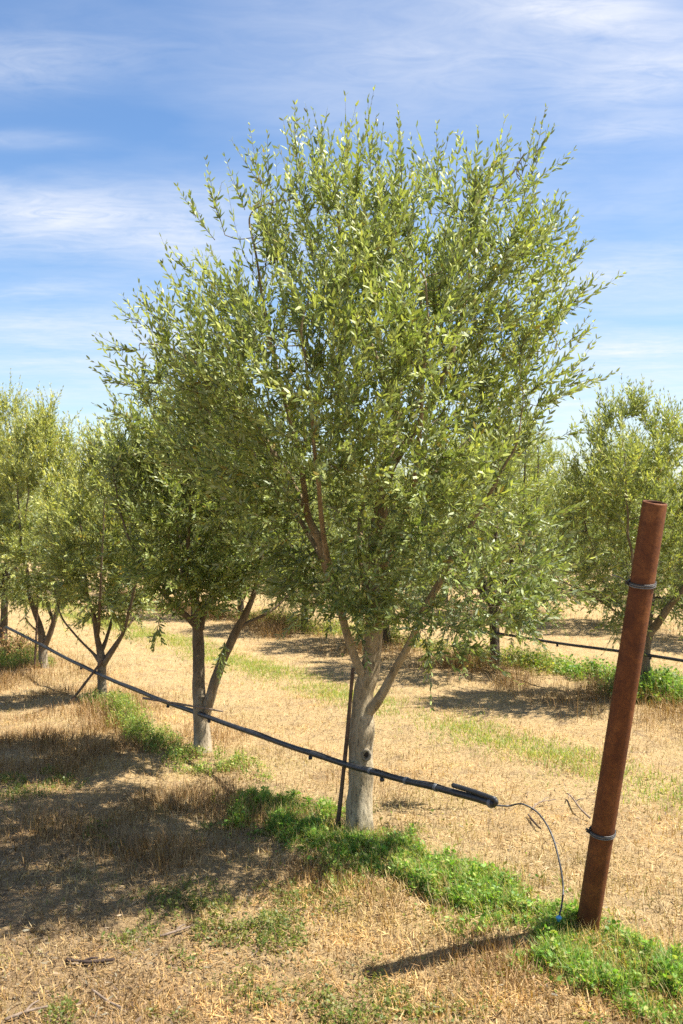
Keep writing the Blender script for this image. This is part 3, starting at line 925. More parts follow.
# mown stubble, short and standing at a slant
x, y = wedge(rs, 170000)
u, v = uv(x, y)
uu = (u + 2.0) % 4.0 - 2.0
nz = vnoise(x, y, 1.6, 5.2)
nd_ = near_dark(u, nz)
keep = rs.random(len(x)) < np.clip(0.62 + 0.8 * nz - 0.12 * nd_, 0.10, 1)
x, y, u, uu, nz, nd_ = [q[keep] for q in (x, y, u, uu, nz, nd_)]
g = Geo()
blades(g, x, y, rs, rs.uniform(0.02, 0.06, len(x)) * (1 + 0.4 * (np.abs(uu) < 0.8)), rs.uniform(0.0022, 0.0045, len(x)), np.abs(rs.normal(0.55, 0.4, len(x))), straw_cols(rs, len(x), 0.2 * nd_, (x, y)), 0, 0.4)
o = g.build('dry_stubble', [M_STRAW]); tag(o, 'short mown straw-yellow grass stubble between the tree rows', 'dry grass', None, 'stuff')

# tall dry grass along the rows: row band, brown
def band_points(r, n, u0, su, v0, v1):
    uu = r.normal(u0, su, n); vv = r.uniform(v0, v1, n)
    return xy(uu, vv)


g = Geo()
xs, ys, hs = [], [], []
for n, u0, su, v0, v1, h in ((42000, -0.85, 0.50, -7.5, 0.0, 0.125), (6000, -0.40, 0.13, 0.2, 2.4, 0.075), (30000, -1.6, 0.7, -3.5, 2.0, 0.05), (6000, -0.25, 0.22, -8, 0.9, 0.13), (5000, 0.3, 0.15, -8.0, 1.2, 0.10), (34000, 3.66, 0.26, -14, 1.6, 0.25), (6000, 7.8, 0.35, -14, 4, 0.2)):
    a, b = band_points(rs, n, u0, su, v0, v1)
    xs.append(a); ys.append(b); hs.append(np.full(n, h))
x = np.concatenate(xs); y = np.concatenate(ys); h = np.concatenate(hs)
k = (np.abs(x) < 0.42 * y + 0.8) & (y > 2.6)
nz = vnoise(x, y, 2.3, 1.4)
k &= rs.random(len(x)) < np.clip(0.45 + 1.3 * nz, 0.04, 1)
x, y, h, nz = x[k], y[k], h[k], nz[k]
h = h * np.clip(0.7 + 0.9 * nz, 0.3, 1.4) * rs.uniform(0.45, 1.2, len(x))
c = straw_cols(rs, len(x), 0.15) * np.array([0.72, 0.62, 0.55])
blades(g, x, y, rs, h, rs.uniform(0.002, 0.0042, len(x)), np.abs(rs.normal(0.30, 0.28, len(x))), c, 0, 0.45)
o = g.build('tall_dry_grass', [M_STRAW]); tag(o, 'brown uncut dry grass standing along the feet of the trees', 'dry grass', None, 'stuff')


# ---- green growth
def weed_patch(geo, r, spots, per_m2, zmax, cols, size=(0.010, 0.020)):
    """leafy ground herbs: spots = (px, py, radius_u, radius_v, height factor)"""
    for px, py, ru, rv, hf, dens in spots:
        d = H * F / (py - HZ)
        cx, cy = (px - CX) * d / F, d
        cu, cv = uv(cx, cy)
        n = int(per_m2 * math.pi * ru * rv * dens)
        a = r.uniform(0, 6.28, n); q = r.random(n) ** 0.6
        ru_, rv_ = ru * 1.45, rv * 1.3
        x, y = xy(cu + ru_ * q * np.cos(a), cv + rv_ * q * np.sin(a))
        nz = vnoise(x, y, 5.0, 4.4); n2 = vnoise(x, y, 17.0, 2.2)
        keep = r.random(n) < np.clip(0.95 - q ** 2 * 0.95 + 1.5 * nz + 0.9 * n2, 0.02, 1)
        x, y, q, nz, n2 = x[keep], y[keep], q[keep], nz[keep], n2[keep]; n = len(x)
        if n == 0: continue
        top = zmax * hf * np.clip((1 - q ** 2 * 0.6) * (0.75 + 0.9 * nz + 1.2 * n2), 0.10, 1.6)
        hh = top * r.random(n) ** 0.6
        base = np.stack([x, y, gz(x, y) + hh], 1)
        az = r.uniform(0, 6.28, n)
        ax = nrm(np.stack([np.cos(az), np.sin(az), r.normal(0.15, 0.4, n)], 1))
        c = cols[r.integers(0, len(cols), n)] * r.uniform(0.7, 1.25, (n, 1))
        L = r.uniform(*size, n)
        put_leaves(geo, base, ax, r, L, L * r.uniform(0.45, 0.75, n), c, 0.55, True, 0)
        m = n // 2                                 # stems and grass blades between the leaves
        blades(geo, x[:m], y[:m], r, top[:m] * 1.35 + 0.012, 0.0028, np.abs(r.normal(0.3, 0.3, m)), c[:m] * 0.9, 0, 0.5)


GREEN = np.array([[0.16, 0.30, 0.04], [0.20, 0.34, 0.045], [0.28, 0.38, 0.065], [0.11, 0.22, 0.035], [0.35, 0.37, 0.10]])
OLIVE = np.array([[0.14, 0.17, 0.03], [0.19, 0.20, 0.04], [0.10, 0.14, 0.025], [0.24, 0.21, 0.06]])
rw = np.random.default_rng(55)
g = Geo()
def weed_strip(geo, r, n, v0, v1, u0, wid, zmax, cols):
    v = r.uniform(v0, v1, n); u = r.normal(0, 1.0, n) * wid * 0.75
    x, y = xy(u + u0 + 0.075 * (v - 1.0), v)
    a = vnoise(x, y, 2.6, 40.0); b = vnoise(x, y, 8.0, 41.0); c_ = vnoise(x, y, 24.0, 42.0)
    e = np.minimum(1, np.minimum(v - v0, v1 - v) / 0.35)
    q = 1.0 - (np.abs(u) / (wid * (1 + 0.7 * a))) ** 1.6 + 1.15 * b + 0.7 * c_ + 0.5 * a - 0.8 * (1 - e)
    k = r.random(n) < np.clip(q, 0.015, 1)
    x, y, q, b, c_ = x[k], y[k], np.clip(q[k], 0, 1.6), b[k], c_[k]; n = len(x)
    top = zmax * np.clip(0.15 + 0.40 * q + 1.0 * c_ + 0.6 * b, 0.12, 1.5)
    for fx, fy in ((0.10, 5.06), (0.955, 3.80)):              # trodden low right by the trunk and the post
        top *= 1 - 0.75 * np.exp(-((x - fx) ** 2 + (y - fy) ** 2) / 0.13 ** 2)
    az = r.uniform(0, 6.28, n)
    ax = nrm(np.stack([np.cos(az), np.sin(az), r.normal(0.25, 0.5, n)], 1))
    c = cols[r.integers(0, len(cols), n)] * r.uniform(0.65, 1.25, (n, 1))
    yl = r.random(n) < 0.05 + 0.5 * np.clip(0.5 - q, 0, 1)
    c[yl] = np.array([0.42, 0.36, 0.12]) * r.uniform(0.6, 1.1, (yl.sum(), 1))
    L = r.uniform(0.008, 0.022, n) * (0.8 + 0.8 * r.random(n) ** 3)
    base = np.stack([x, y, gz(x, y) + top * r.random(n) ** 0.7], 1)
    put_leaves(geo, base, ax, r, L, L * r.uniform(0.3, 0.7, n), c, 0.42, True, 0)
    m = int(n * 0.35)
    blades(geo, x[:m], y[:m], r, top[:m] * 1.5 + 0.015, 0.0028, np.abs(r.normal(0.35, 0.3, m)), c[:m], 0, 0.5)
    h = r.random(n) < 0.10
    blades(geo, x[h], y[h], r, r.uniform(.05, .13, h.sum()), 0.0022, np.abs(r.normal(0.4, 0.3, h.sum())), straw_cols(r, h.sum()), 0, 0.5)


weed_strip(g, rw, 84000, -0.95, 2.6, -0.12, 0.27, 0.058, GREEN)
weed_strip(g, rw, 12000, -0.8, 2.6, -0.12, 0.45, 0.04, OLIVE * 1.2)
o = g.build('green_herbs', [M_WEED]); tag(o, 'bright green low weeds running from the big tree to the rusty post', 'weeds', None, 'stuff')
g = Geo()
weed_patch(g, rw, [
    (215, 772, 0.13, 0.22, 1.1, 1), (245, 776, 0.12, 0.22, 0.9, .9), (190, 768, .12, .2, .8, .7), (140, 735, 0.14, 0.4, 1.1, .9), (120, 715, 0.16, 0.35, 1.2, .8), (100, 708, .14, .25, 1, .6), (165, 750, .12, .25, .7, .6), (22, 668, .25, .3, 1.8, .6)], 19000, 0.10, GREEN * np.array([1.15, 0.92, 1.1]))
o = g.build('green_herbs', [M_WEED]); tag(o, 'green weeds in clumps at the feet of the second and third trees', 'weeds', None, 'stuff')
g = Geo()
weed_patch(g, rw, [
    (590, 678, 0.22, 0.3, 1.4, .8), (620, 684, 0.25, 0.3, 1.6, .9), (655, 690, 0.28, 0.3, 1.9, 1), (685, 694, 0.3, 0.4, 1.9, 1), (560, 668, .2, .3, 1.2, .6), (650, 704, .22, .3, 1.9, .9), (632, 698, .2, .3, 1.5, .7), (675, 706, .22, .3, 1.8, .9)], 9000, 0.10, GREEN * 0.8, (0.02, 0.038))
weed_patch(g, rw, [(520, 662, 0.3, 0.5, 1.6, .8), (490, 668, 0.3, 0.45, 1.2, .6), (540, 672, .25, .3, 1.0, .6), (430, 650, .3, .5, 1.2, .5), (330, 632, .35, .8, 1.6, .5), (270, 622, .35, .8, 1.6, .5), (390, 645, .3, .6, 1.4, .5)], 7000, 0.10, np.vstack([OLIVE * 0.8, GREEN * np.array([1.3, .95, 1])]), (0.02, 0.035))
o = g.build('green_herbs', [M_WEED]); tag(o, 'leafy weeds under the second row of trees behind the rusty post', 'weeds', None, 'stuff')
# sparse yellow-green weeds near the camera
g = Geo()
sp = []
for px, py, a, b in ((165, 912, .16, .2), (200, 905, .12, .2), (235, 925, .16, .2), (270, 935, .14, .2), (215, 938, .1, .15), (300, 960, .10, .18), (245, 985, .12, .2), (330, 1000, .1, .2), (150, 935, .08, .12), (120, 945, .06, .1),
                     (380, 985, .1, .2), (420, 1010, .1, .2), (20, 790, .15, .4), (60, 780, .1, .3), (100, 830, .08, .2), (340, 900, .12, .2), (190, 955, .08, .1), (60, 1010, .05, .1), (0, 962, .06, .08), (460, 1005, .08, .15), (290, 905, .14, .2), (350, 1020, .1, .2), (170, 1015, .08, .1)):
    sp.append((px, py, a, b, 0.55, rw.uniform(.6, 1.2)))
weed_patch(g, rw, sp, 9000, 0.07, OLIVE, (0.008, 0.018))
o = g.build('yellowing_weeds', [M_WEED]); tag(o, 'sparse yellow-green weeds in the dappled shade of the big tree', 'weeds', None, 'stuff')
# thin strip of fresh grass down the middle of the alley
g = Geo()
n = 60000
uu = rw.normal(2.0, 0.2, n); vv = -rw.uniform(-3.0, 16, n)
x, y = xy(uu, vv)
nz = vnoise(x, y, 1.3, 6.6)
k = (np.abs(x) < 0.42 * y + 0.8) & (rw.random(n) < np.clip(0.60 + 1.1 * nz, 0.08, 1))
x, y = x[k], y[k]
c = np.array([[0.29, 0.32, 0.06], [0.23, 0.30, 0.05], [0.36, 0.34, 0.09]])[rw.integers(0, 3, len(x))] * rw.uniform(.8, 1.15, (len(x), 1))
blades(g, x, y, rw, rw.uniform(0.025, 0.065, len(x)), rw.uniform(0.003, 0.006, len(x)), np.abs(rw.normal(0.6, 0.4, len(x))), c, 0, 0.4)
x, y = wedge(rw, 9000, 3.0, 9.0, 0.3)
nz = vnoise(x, y, 1.9, 9.7)
k = rw.random(len(x)) < np.clip(-0.1 + 1.6 * nz, 0, 1)
x, y = x[k], y[k]
c = np.array([[0.24, 0.24, 0.06], [0.32, 0.27, 0.09]])[rw.integers(0, 2, len(x))] * rw.uniform(.8, 1.15, (len(x), 1))
blades(g, x, y, rw, rw.uniform(0.02, 0.05, len(x)), rw.uniform(0.003, 0.005, len(x)), np.abs(rw.normal(0.7, 0.4, len(x))), c, 0, 0.4)
o = g.build('fresh_grass', [M_WEED]); tag(o, 'thin strip of fresh light green grass down the middle of the alley', 'grass', None, 'stuff')

# ---- dry brush at the left edge
g = Geo()
rb = np.random.default_rng(77)
cb = np.array([(8 - CX) * 11.1 / F, 11.1, 0.0]); cb[2] = float(gz(cb[0], cb[1]))
n = 260
d = nrm(rb.normal(0, 0.6, (n, 3)) * np.array([1, 1, 0.3]) + np.array([0, 0, 0.55]))
ln = rb.uniform(0.15, 0.42, n)
st = cb + np.stack([rb.normal(0, .15, n), rb.normal(0, .15, n), np.zeros(n)], 1)
for i in range(n):
    q = smooth_path(np.array([st[i], st[i] + d[i] * ln[i] * .5, st[i] + d[i] * ln[i] + np.array([0, 0, -.05]) + rb.normal(0, .03, 3)]), 3)
    tube(g, q, np.linspace(.003, .0012, len(q)), 3, (0.16, 0.10, 0.06), 0, False)
    kx = 16
    tt = rb.random(kx)
    b_ = st[i] + d[i] * (ln[i] * tt)[:, None]
    cc = np.array([[0.30, 0.16, 0.06], [0.36, 0.21, 0.08], [0.22, 0.12, 0.05], [0.14, 0.17, 0.03]])[rb.integers(0, 4, kx)]
    put_leaves(g, b_, rand_unit(rb, kx), rb, rb.uniform(.02, .04, kx), rb.uniform(.01, .018, kx), cc, 0.3, False, 1)
o = g.build('dry_bush', [M_BARK, M_STRAW], None, cb); o.location = cb
tag(o, 'low rusty-brown dried bush at the left edge by the end of the hose', 'bush')

# ------------------------------------------------------------------ rusty end post
pb = np.array([(585 - CX) * 3.93 / F, 3.93, 0.0]); pb[2] = float(gz(pb[0], pb[1])) - 0.06
ptop = P(655, 502, 3.63)
ax = ptop - pb; Lp = np.linalg.norm(ax); ax /= Lp
post = thing('steel_post', 'leaning rust-brown steel pipe post standing in green weeds at the end of the row', 'post', pb)
rot = Vector((0, 0, 1)).rotation_difference(Vector(ax))
post.rotation_mode = 'QUATERNION'; post.rotation_quaternion = rot
R0 = 0.0445
prof = [(R0, 0.0), (R0, 0.5), (R0 * 1.003, 1.0), (R0, Lp - 0.006), (R0 - 0.0015, Lp - 0.001), (R0 - 0.006, Lp), (R0 - 0.0075, Lp - 0.003), (R0 - 0.008, Lp - 0.30)]
S = 48
th = np.arange(S) * 2 * math.pi / S
V = np.concatenate([np.stack([a * np.cos(th), a * np.sin(th), np.full(S, z)], 1) for a, z in prof])
i = np.arange(len(prof) - 1)[:, None] * S; j = np.arange(S)[None]; k = (j + 1) % S
f = np.stack([i + j, i + k, i + S + k, i + S + j], -1).ravel()
f = np.concatenate([f, (len(prof) - 1) * S + np.arange(S)])
me = mesh_np('pipe', V, f, np.concatenate([np.full((len(prof) - 1) * S, 4), [S]]), [M_RUST], None, None, np.ones((len(prof) - 1) * S + 1, bool))
link('pipe', me, post)


def wire_tie(z, tail, mat_main, mat_hi, turns=2):
    gg = Geo()
    tt = np.linspace(0, turns * 2 * math.pi, 40 * turns)
    hel = np.stack([(R0 + 0.004 + 0.001 * np.sin(3 * tt)) * np.cos(tt), (R0 + 0.004) * np.sin(tt), z + 0.0075 * tt / 6.28 + 0.004 * np.sin(tt + 1)], 1)
    tube(gg, hel, 0.0028, 6, (1, 1, 1), 0, True)
    tube(gg, hel * np.array([1.02, 1.02, 1]) + np.array([0, 0, -0.004]), 0.0024, 6, (1, 1, 1), 1, True)
    kx = np.array([-R0 - 0.006, 0.0, z + 0.005])
    tw = np.linspace(0, 1, 30)
    knot = kx + np.stack([-0.012 * tw + 0.004 * np.cos(tw * 25), 0.004 * np.sin(tw * 25), 0.006 * np.sin(tw * 9)], 1)
    tube(gg, knot, 0.0028, 5, (1, 1, 1), 0, True)
    if tail is not None:
        tube(gg, smooth_path(np.vstack([kx, tail]), 6), 0.0022, 5, (1, 1, 1), 1, True)
    gg.build('wire_tie', [mat_main, mat_hi], post)


zt1 = Lp * (1 - (580 - 502) / (935 - 502) * 0.985)
zt2 = Lp * (1 - (830 - 502) / (935 - 502) * 0.975)
wire_tie(zt1, np.array([[-0.085, -0.01, zt1 + 0.022], [-0.12, -0.01, zt1 + 0.03]]), M_DARKWIRE, M_WIRE)
wire_tie(zt2, np.array([[-R0 - .02, -0.005, zt2 + 0.018]]), M_DARKWIRE, M_WIRE)

# ------------------------------------------------------------------ irrigation hose of the near row
def hose_pt(px, py, off=-0.09):
    """point on the hose: on the near face of the row plane, at the height the picture row gives"""
    a = (px - CX) / F
    # solve x = a*y on the line (row shifted by off across)
    bx, by = ROW0 + RN * off
    s = (a * by - bx) / (RD[0] - a * RD[1])
    d = by + RD[1] * s
    return P(px, py, d)


hose_ctrl = [hose_pt(*q) for q in ((6, 627), (33, 640.5), (66, 658), (103, 676), (153, 697), (205, 716), (258, 735), (310, 753), (360, 768.5), (410, 781.5), (455, 792.5), (494, 804))]
hose_ctrl = np.array(hose_ctrl)
hroot = thing('irrigation_hose', 'long black irrigation hose strung from tree to tree along the near row', 'hose', hose_ctrl[-1])
hp = smooth_path(hose_ctrl, 14)
hp[:, 2] += 0.0010 * np.sin(np.linspace(0, 60, len(hp)))
g = Geo(); tube(g, hp, 0.0155, 12, (1, 1, 1), 0, True)
g.build('pipe', [M_HOSE], hroot, hose_ctrl[-1])
# support wire twisted along the hose
tw = np.linspace(0, 60, len(hp))
wp = hp + np.stack([0.004 * np.cos(tw), 0.0 * tw, 0.0150 + 0.003 * np.sin(tw)], 1)
g = Geo(); tube(g, wp[20:], 0.0021, 5, (1, 1, 1), 0, True)
g.build('support_wire', [M_DARKWIRE], hroot, hose_ctrl[-1])
# the folded-back end
fa, fb = hose_pt(452, 786), hose_pt(494, 800)
dirf = (fb - fa) / np.linalg.norm(fb - fa)
shift = np.array([0.004, -0.010, 0.006])
fold = np.array([fa + shift, fa * .5 + fb * .5 + shift + np.array([0, 0, .002]), fb + shift * .8, fb + dirf * 0.012 + shift * 0.2 + np.array([0, 0, -0.006]), hose_ctrl[-1] + dirf * 0.006])
g = Geo(); tube(g, smooth_path(fold[:3], 8), 0.0110, 12, (1, 1, 1), 0, True)
tube(g, smooth_path(fold[2:], 6), 0.0100, 12, (1, 1, 1), 0, True)
g.build('folded_end', [M_HOSE], hroot, hose_ctrl[-1])


def clamp(px, py, r=0.0185, w=0.010, mat=None, name='clamp'):
    q = hose_pt(px, py)
    i = int(np.argmin(np.linalg.norm(hp - q, axis=1))); i = min(max(i, 1), len(hp) - 2)
    t_ = hp[i + 1] - hp[i - 1]; t_ /= np.linalg.norm(t_)
    gg = Geo(); tube(gg, [hp[i] - t_ * w, hp[i] - t_ * w * .6, hp[i] + t_ * w * .6, hp[i] + t_ * w], [r * .93, r, r, r * .93], 14, (1, 1, 1), 0, True)
    gg.build(name, [mat or M_CLAMP], hroot, hose_ctrl[-1])


for px, py in ((408, 780), (436, 787), (372, 772)): clamp(px, py)
clamp(493, 803, 0.021, 0.008)
for px, py in ((310, 753), (381, 774), (81, 667), (168, 699), (207, 717)):
    q = hose_pt(px, py)
    i = int(np.argmin(np.linalg.norm(hp - q, axis=1)))
    gg = Geo(); b_ = hp[i]
    tube(gg, [b_ + np.array([0, 0, -0.008]), b_ + np.array([0, -.002, -0.020]), b_ + np.array([0.002, -.003, -0.022]), b_ + np.array([0.003, -.003, -0.034])], [.009, .0085, .0125, .011], 10, (1, 1, 1), 0, True)
    gg.build('emitter', [M_HOSE], hroot, hose_ctrl[-1])
# thin tube curling out of the end and hanging to the weeds
e0 = hose_ctrl[-1]
dt = [e0 + dirf * 0.004 + np.array([0, 0, -0.004])]
for (px, py, d) in ((508, 806, 4.22), (522, 804, 4.20), (538, 813, 4.17), (551, 833, 4.08), (559, 860, 4.0), (563, 885, 3.94), (562, 903, 3.88), (559, 917, 3.85)): dt.append(P(px, py, d))
dt = np.array(dt)
tp = smooth_path(dt, 8)
g = Geo(); tube(g, tp, 0.0037, 8, (1, 1, 1), 0, True)
dtube = g.build('drip_tube', [M_HOSE], hroot, e0)
g = Geo()
q = tp[-1]
tube(g, [q + np.array([0, 0, .006]), q, q + np.array([-.001, 0, -.004]), q + np.array([-.001, 0, -.006]), q + np.array([-.002, 0, -.016])], [.005, .011, .0125, .0085, .007], 14, (1, 1, 1), 0, True)
g.build('end_plug', [M_BLUE], dtube, e0)

# hoses of the rows behind
def far_hose(k, t0, t1, z, label, gap_seed):
    rk = np.random.default_rng(gap_seed)
    ts = np.arange(t0, t1, 1.0)
    pts = np.array([[*row_pt(k, t)[:2], z + rk.uniform(-.02, .02) - 0.012 * (i % 2)] for i, t in enumerate(ts)])
    pts[:, :2] -= RN * 0.08
    rt = thing('irrigation_hose', label, 'hose', pts[0])
    gg = Geo(); q = smooth_path(pts, 8); tube(gg, q, 0.0135, 8, (1, 1, 1), 0, True); gg.build('pipe', [M_HOSE], rt, pts[0])
    for i in range(6, min(len(q), 60), 9):
        gg = Geo(); tube(gg, [q[i] + np.array([0, 0, -.01]), q[i] + np.array([0, 0, -.034])], [.010, .012], 8, (1, 1, 1), 0, True); gg.build('emitter', [M_HOSE], rt, pts[0])


far_hose(1, -1.6, 22, 0.425, 'thin black irrigation hose along the second row, passing behind the rusty post', 5)
far_hose(2, 0.0, 24, 0.47, 'faint black irrigation hose along the third row, above the second row\'s hose', 6)

# ------------------------------------------------------------------ stakes, sticks and twigs
def stake(name, a, b, r0, r1, label, cat, mat, rough=0.1, group=None, bow=0.01):
    a = np.array(a); b = np.array(b)
    g_ = Geo()
    mid = (a + b) / 2 + np.array([bow, 0, bow * .3])
    q = smooth_path(np.array([a, mid, b]), 8)
    tube(g_, q, np.linspace(r0, r1, len(q)), 8, (1, 1, 1), 0, True, rough)
    o_ = g_.build(name, [mat], None, a); o_.location = a
    return tag(o_, label, cat, group)


sg = 'tree support stakes'
stake('wooden_stake', P(337, 832, 5.22), P(353, 668, 5.13), .0115, .0095, 'thin brown stake leaning beside the big tree\'s pale trunk', 'stake', M_STAKE, .1, sg, .004)
stake('wooden_stake', P(70, 703, 8.40), P(141, 609, 8.95), .012, .010, 'thin dark stake slanting across the small vase-shaped tree', 'stake', M_STAKE, .1, sg, .004)
stake('wooden_stake', P(34.5, 669, 10.25), P(38, 583, 10.3), .012, .010, 'thin upright stake beside the fourth tree with the stubby trunk', 'stake', M_STAKE, .1, sg, .004)
# cane tied across the second tree at the hose
q0 = P(143, 698, 6.82); q1 = P(223, 711.5, 6.60)
stake('cane', q0, q1, .008, .006, 'short dry cane lying along the hose across the twin-stemmed tree', 'cane', M_STICK, .1, None, .002)


def ground_stick(pts, r0, r1, mat, label, name='fallen_stick', cat='stick', side=None, group=None):
    Q = []
    for px, py, h in pts:
        d = (H - h) * F / (py - HZ)
        p_ = P(px, py, d); p_[2] = float(gz(p_[0], p_[1])) + h + 0.012
        Q.append(p_)
    Q = np.array(Q); g_ = Geo()
    q = smooth_path(Q, 8)
    tube(g_, q, np.linspace(r0, r1, len(q)), 7, (1, 1, 1), 0, True, 0.3, True, 60)
    for (i0, dx, dy, dz) in (side or []):
        s_ = q[int(i0 * (len(q) - 1))]
        tube(g_, smooth_path(np.array([s_, s_ + np.array([dx, dy, dz]) * .5 + np.array([0, 0, .006]), s_ + np.array([dx, dy, dz])]), 5), np.linspace(r1 * 1.2, r1 * .6, 11), 5, (1, 1, 1), 0, True)
    o_ = g_.build(name, [mat], None, Q[0]); o_.location = Q[0]
    tag(o_, label, cat, group)


ground_stick([(66, 963, 0), (90, 964, .004), (115, 961, .002)], .0085, .0055, M_CHAR, 'short dark fallen stick on the ground at bottom left', side=[(.4, .05, .01, .01)])
ground_stick([(590, 818, .01), (580, 808, .03), (571, 797, .02), (567, 795, .02)], .006, .004, M_STICK, 'forked grey twig lying on the straw just left of the rusty post', name='dry_twig', cat='twig', side=[(.75, -.02, -.06, 0.0), (.5, .06, .02, .01)])
ground_stick([(531, 812, .0), (540, 804, .02), (556, 800, .02)], .0045, .003, M_STICK, 'curved pale twig on the straw behind the hanging drip tube', name='dry_twig', cat='twig', side=[(.6, .05, .05, 0.01)])
ground_stick([(528, 818, 0), (537, 828, .01), (541, 831, .005)], .006, .004, M_CHAR, 'short dark twig on the straw inside the curve of the drip tube', name='dry_twig', cat='twig')
ground_stick([(5, 1018, 0), (25, 1009, .01), (48, 1003, .01)], .006, .004, M_STICK, 'pale brown stick lying in the bottom left corner', side=[(.5, .03, .06, .01)])
ground_stick([(160, 936, 0), (176, 931, .01), (190, 927, .0)], .006, .004, M_STICK, 'small grey stick among yellow-green weeds in the shade', side=[(.5, .03, .04, .01)])
ground_stick([(92, 988, 0), (108, 1000, .006), (122, 1008, .0)], .005, .0035, M_STICK, 'thin brown stick slanting on the litter below the dark stick')

# ------------------------------------------------------------------ light
SUN_EL = math.radians(59)
sun = bpy.data.lights.new('sun', 'SUN'); so = bpy.data.objects.new('sun', sun); COL.objects.link(so)
sun.energy = 5.0; sun.angle = math.radians(0.53); sun.color = (1.0, 0.95, 0.86)
dvec = Vector((math.cos(SUN_EL), 0.0, math.sin(SUN_EL)))       # towards the sun: right of the picture
so.rotation_mode = 'QUATERNION'; so.rotation_quaternion = dvec.to_track_quat('Z', 'Y')
so.location = (6, 3, 9)

w = bpy.data.worlds.new('World'); scene.world = w; w.use_nodes = True
nt = w.node_tree; nt.nodes.clear()
out = nt.nodes.new('ShaderNodeOutputWorld'); bg = nt.nodes.new('ShaderNodeBackground')
bg.inputs['Strength'].default_value = 0.072
sky = nt.nodes.new('ShaderNodeTexSky'); sky.sky_type = 'NISHITA'; sky.sun_disc = False
sky.sun_elevation = SUN_EL; sky.sun_rotation = math.radians(90)
sky.air_density = 1.0; sky.dust_density = 0.6; sky.ozone_density = 2.2; sky.altitude = 100
tc = nt.nodes.new('ShaderNodeTexCoord')
sep = nt.nodes.new('ShaderNodeSeparateXYZ'); nt.links.new(tc.outputs['Generated'], sep.inputs[0])


def M(op, a, b=None, c=None):
    n_ = nt.nodes.new('ShaderNodeMath'); n_.operation = op
    for s_, v_ in zip(n_.inputs, (a, b, c)):
        if v_ is None: continue
        if hasattr(v_, 'is_output'): nt.links.new(v_, s_)
        else: s_.default_value = v_
    return n_.outputs[0]


zc = M('MAXIMUM', sep.outputs[2], 0.03)
kx = M('DIVIDE', sep.outputs[0], zc); ky = M('DIVIDE', sep.outputs[1], zc)      # flat cloud layer seen in perspective
cmb = nt.nodes.new('ShaderNodeCombineXYZ'); nt.links.new(kx, cmb.inputs[0]); nt.links.new(ky, cmb.inputs[1])
v1 = mapping(nt, cmb.outputs[0], (0.9, 1.0, 1), (0, 0, 0.30), (3.2, 1.7, 0))
n1 = noise_tex(nt, v1, 1.5, 9, 0.62, 0.7)
v2 = mapping(nt, cmb.outputs[0], (0.9, 2.0, 1), (0, 0, 0.42), (0.4, 5.1, 0))
n2 = noise_tex(nt, v2, 4.2, 12, 0.68, 1.6)
ratio_x = M('DIVIDE', sep.outputs[0], M('MAXIMUM', sep.outputs[1], 0.05)); ratio_z = M('DIVIDE', sep.outputs[2], M('MAXIMUM', sep.outputs[1], 0.05))


def puff(px, py, sx, sy, amp, slope=0.0):
    """a bank of cirrus at a fixed bearing and elevation on the sky dome"""
    a = M('SUBTRACT', ratio_x, (px - CX) / F)
    b = M('SUBTRACT', M('SUBTRACT', ratio_z, (HZ - py) / F), M('MULTIPLY', a, slope))
    q_ = M('ADD', M('POWER', M('ABSOLUTE', M('DIVIDE', a, sx / F)), 2.0), M('POWER', M('ABSOLUTE', M('DIVIDE', b, sy / F)), 2.0))
    return M('MULTIPLY', M('EXPONENT', M('MULTIPLY', q_, -1.0)), amp)


banks = None
for a in ((20, 62, 130, 30, 0.75, 0.05), (70, 218, 170, 30, 1.0, -0.02), (20, 140, 60, 9, 0.5, 0), (40, 290, 60, 8, 0.45, 0.1), (575, 8, 110, 22, 0.9, -0.12), (650, 70, 90, 34, 0.85, 0.12), (640, 128, 90, 14, 0.45, 0.15),
          (640, 262, 80, 18, 0.6, 0.08), (630, 350, 90, 20, 0.5, 0.0), (100, 350, 200, 60, 0.55, 0.0), (440, 60, 120, 25, 0.25, 0.1), (600, 390, 160, 50, 0.6, 0)):
    p_ = puff(*a)
    banks = p_ if banks is None else M('ADD', banks, p_)
tex = M('ADD', M('MULTIPLY', n1, 0.55), M('MULTIPLY', n2, 0.75))
n3 = noise_tex(nt, mapping(nt, cmb.outputs[0], (0.8, 1.0, 1), (0, 0, 0.5), (1.7, 4.4, 0)), 0.9, 5, 0.5, 0.4)
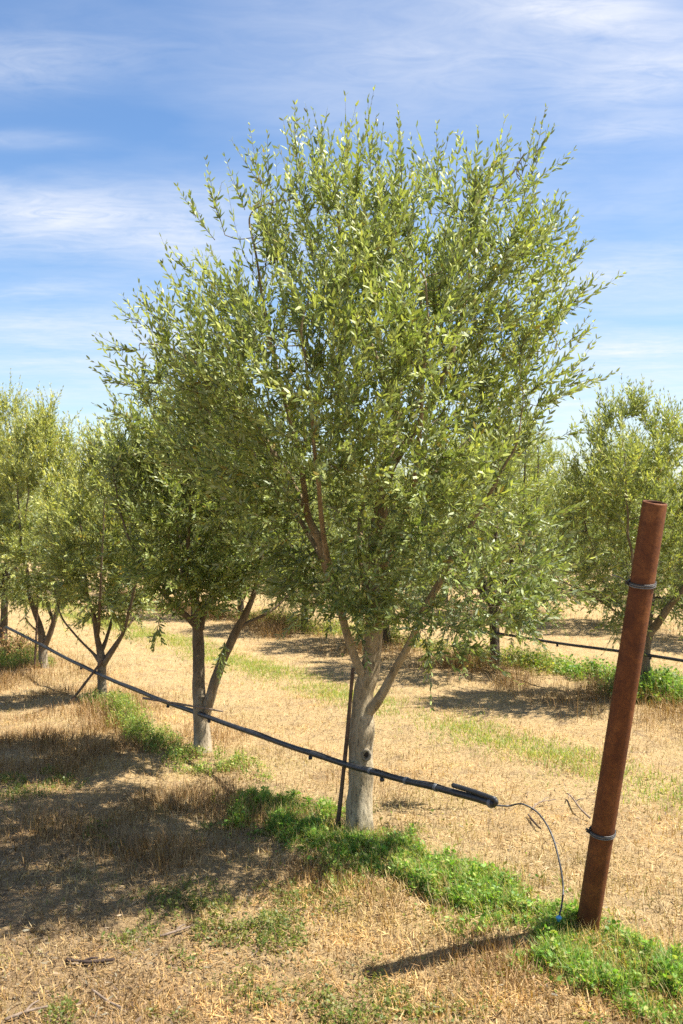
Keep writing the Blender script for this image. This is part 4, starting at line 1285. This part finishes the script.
veil = M('MULTIPLY', M('MAXIMUM', M('SUBTRACT', n3, 0.36), 0.0), M('MULTIPLY', tex, 1.6))
body = M('MULTIPLY', banks, M('MAXIMUM', M('MULTIPLY', M('SUBTRACT', tex, 0.32), 2.1), 0.0))
cov = M('MINIMUM', M('ADD', M('MULTIPLY', body, 0.62), veil), 0.85)
up_ = nt.nodes.new('ShaderNodeMapRange'); up_.inputs['From Min'].default_value = 0.0; up_.inputs['From Max'].default_value = 0.04
nt.links.new(sep.outputs[2], up_.inputs['Value'])
cov = M('MULTIPLY', cov, up_.outputs[0])
hs = nt.nodes.new('ShaderNodeHueSaturation'); hs.inputs['Saturation'].default_value = 1.16; nt.links.new(sky.outputs[0], hs.inputs['Color'])
tint = mixrgb(nt, 1.0, hs.outputs[0], (0.98, 0.97, 1.0), 'MULTIPLY')
skyc = mixrgb(nt, cov, tint, (5.3, 5.4, 5.7))
nt.links.new(skyc, bg.inputs['Color']); nt.links.new(bg.outputs[0], out.inputs[0])

# ------------------------------------------------------------------ camera
cam = bpy.data.cameras.new('camera'); co = bpy.data.objects.new('camera', cam); COL.objects.link(co)
co.location = (0, 0, H); co.rotation_euler = (math.radians(90), 0, 0)
cam.sensor_fit = 'VERTICAL'; cam.sensor_height = 36.0; cam.sensor_width = 24.0; cam.lens = F / 1024 * 36
cam.shift_y = -(512 - HZ) / 1024
cam.clip_start = 0.05; cam.clip_end = 2000
cam.dof.use_dof = True; cam.dof.focus_distance = 5.0; cam.dof.aperture_fstop = 5.6
scene.camera = co

scene.view_settings.view_transform = 'Standard'; scene.view_settings.look = 'None'
scene.view_settings.exposure = 1.42; scene.view_settings.gamma = 1.0; scene.view_settings.use_curve_mapping = False
cy = scene.cycles
cy.max_bounces = 7; cy.diffuse_bounces = 4; cy.glossy_bounces = 3; cy.transmission_bounces = 4; cy.transparent_max_bounces = 4
cy.use_denoising = False
cy.caustics_reflective = False; cy.caustics_refractive = False
cy.sample_clamp_indirect = 6.0
scene.render.film_transparent = False
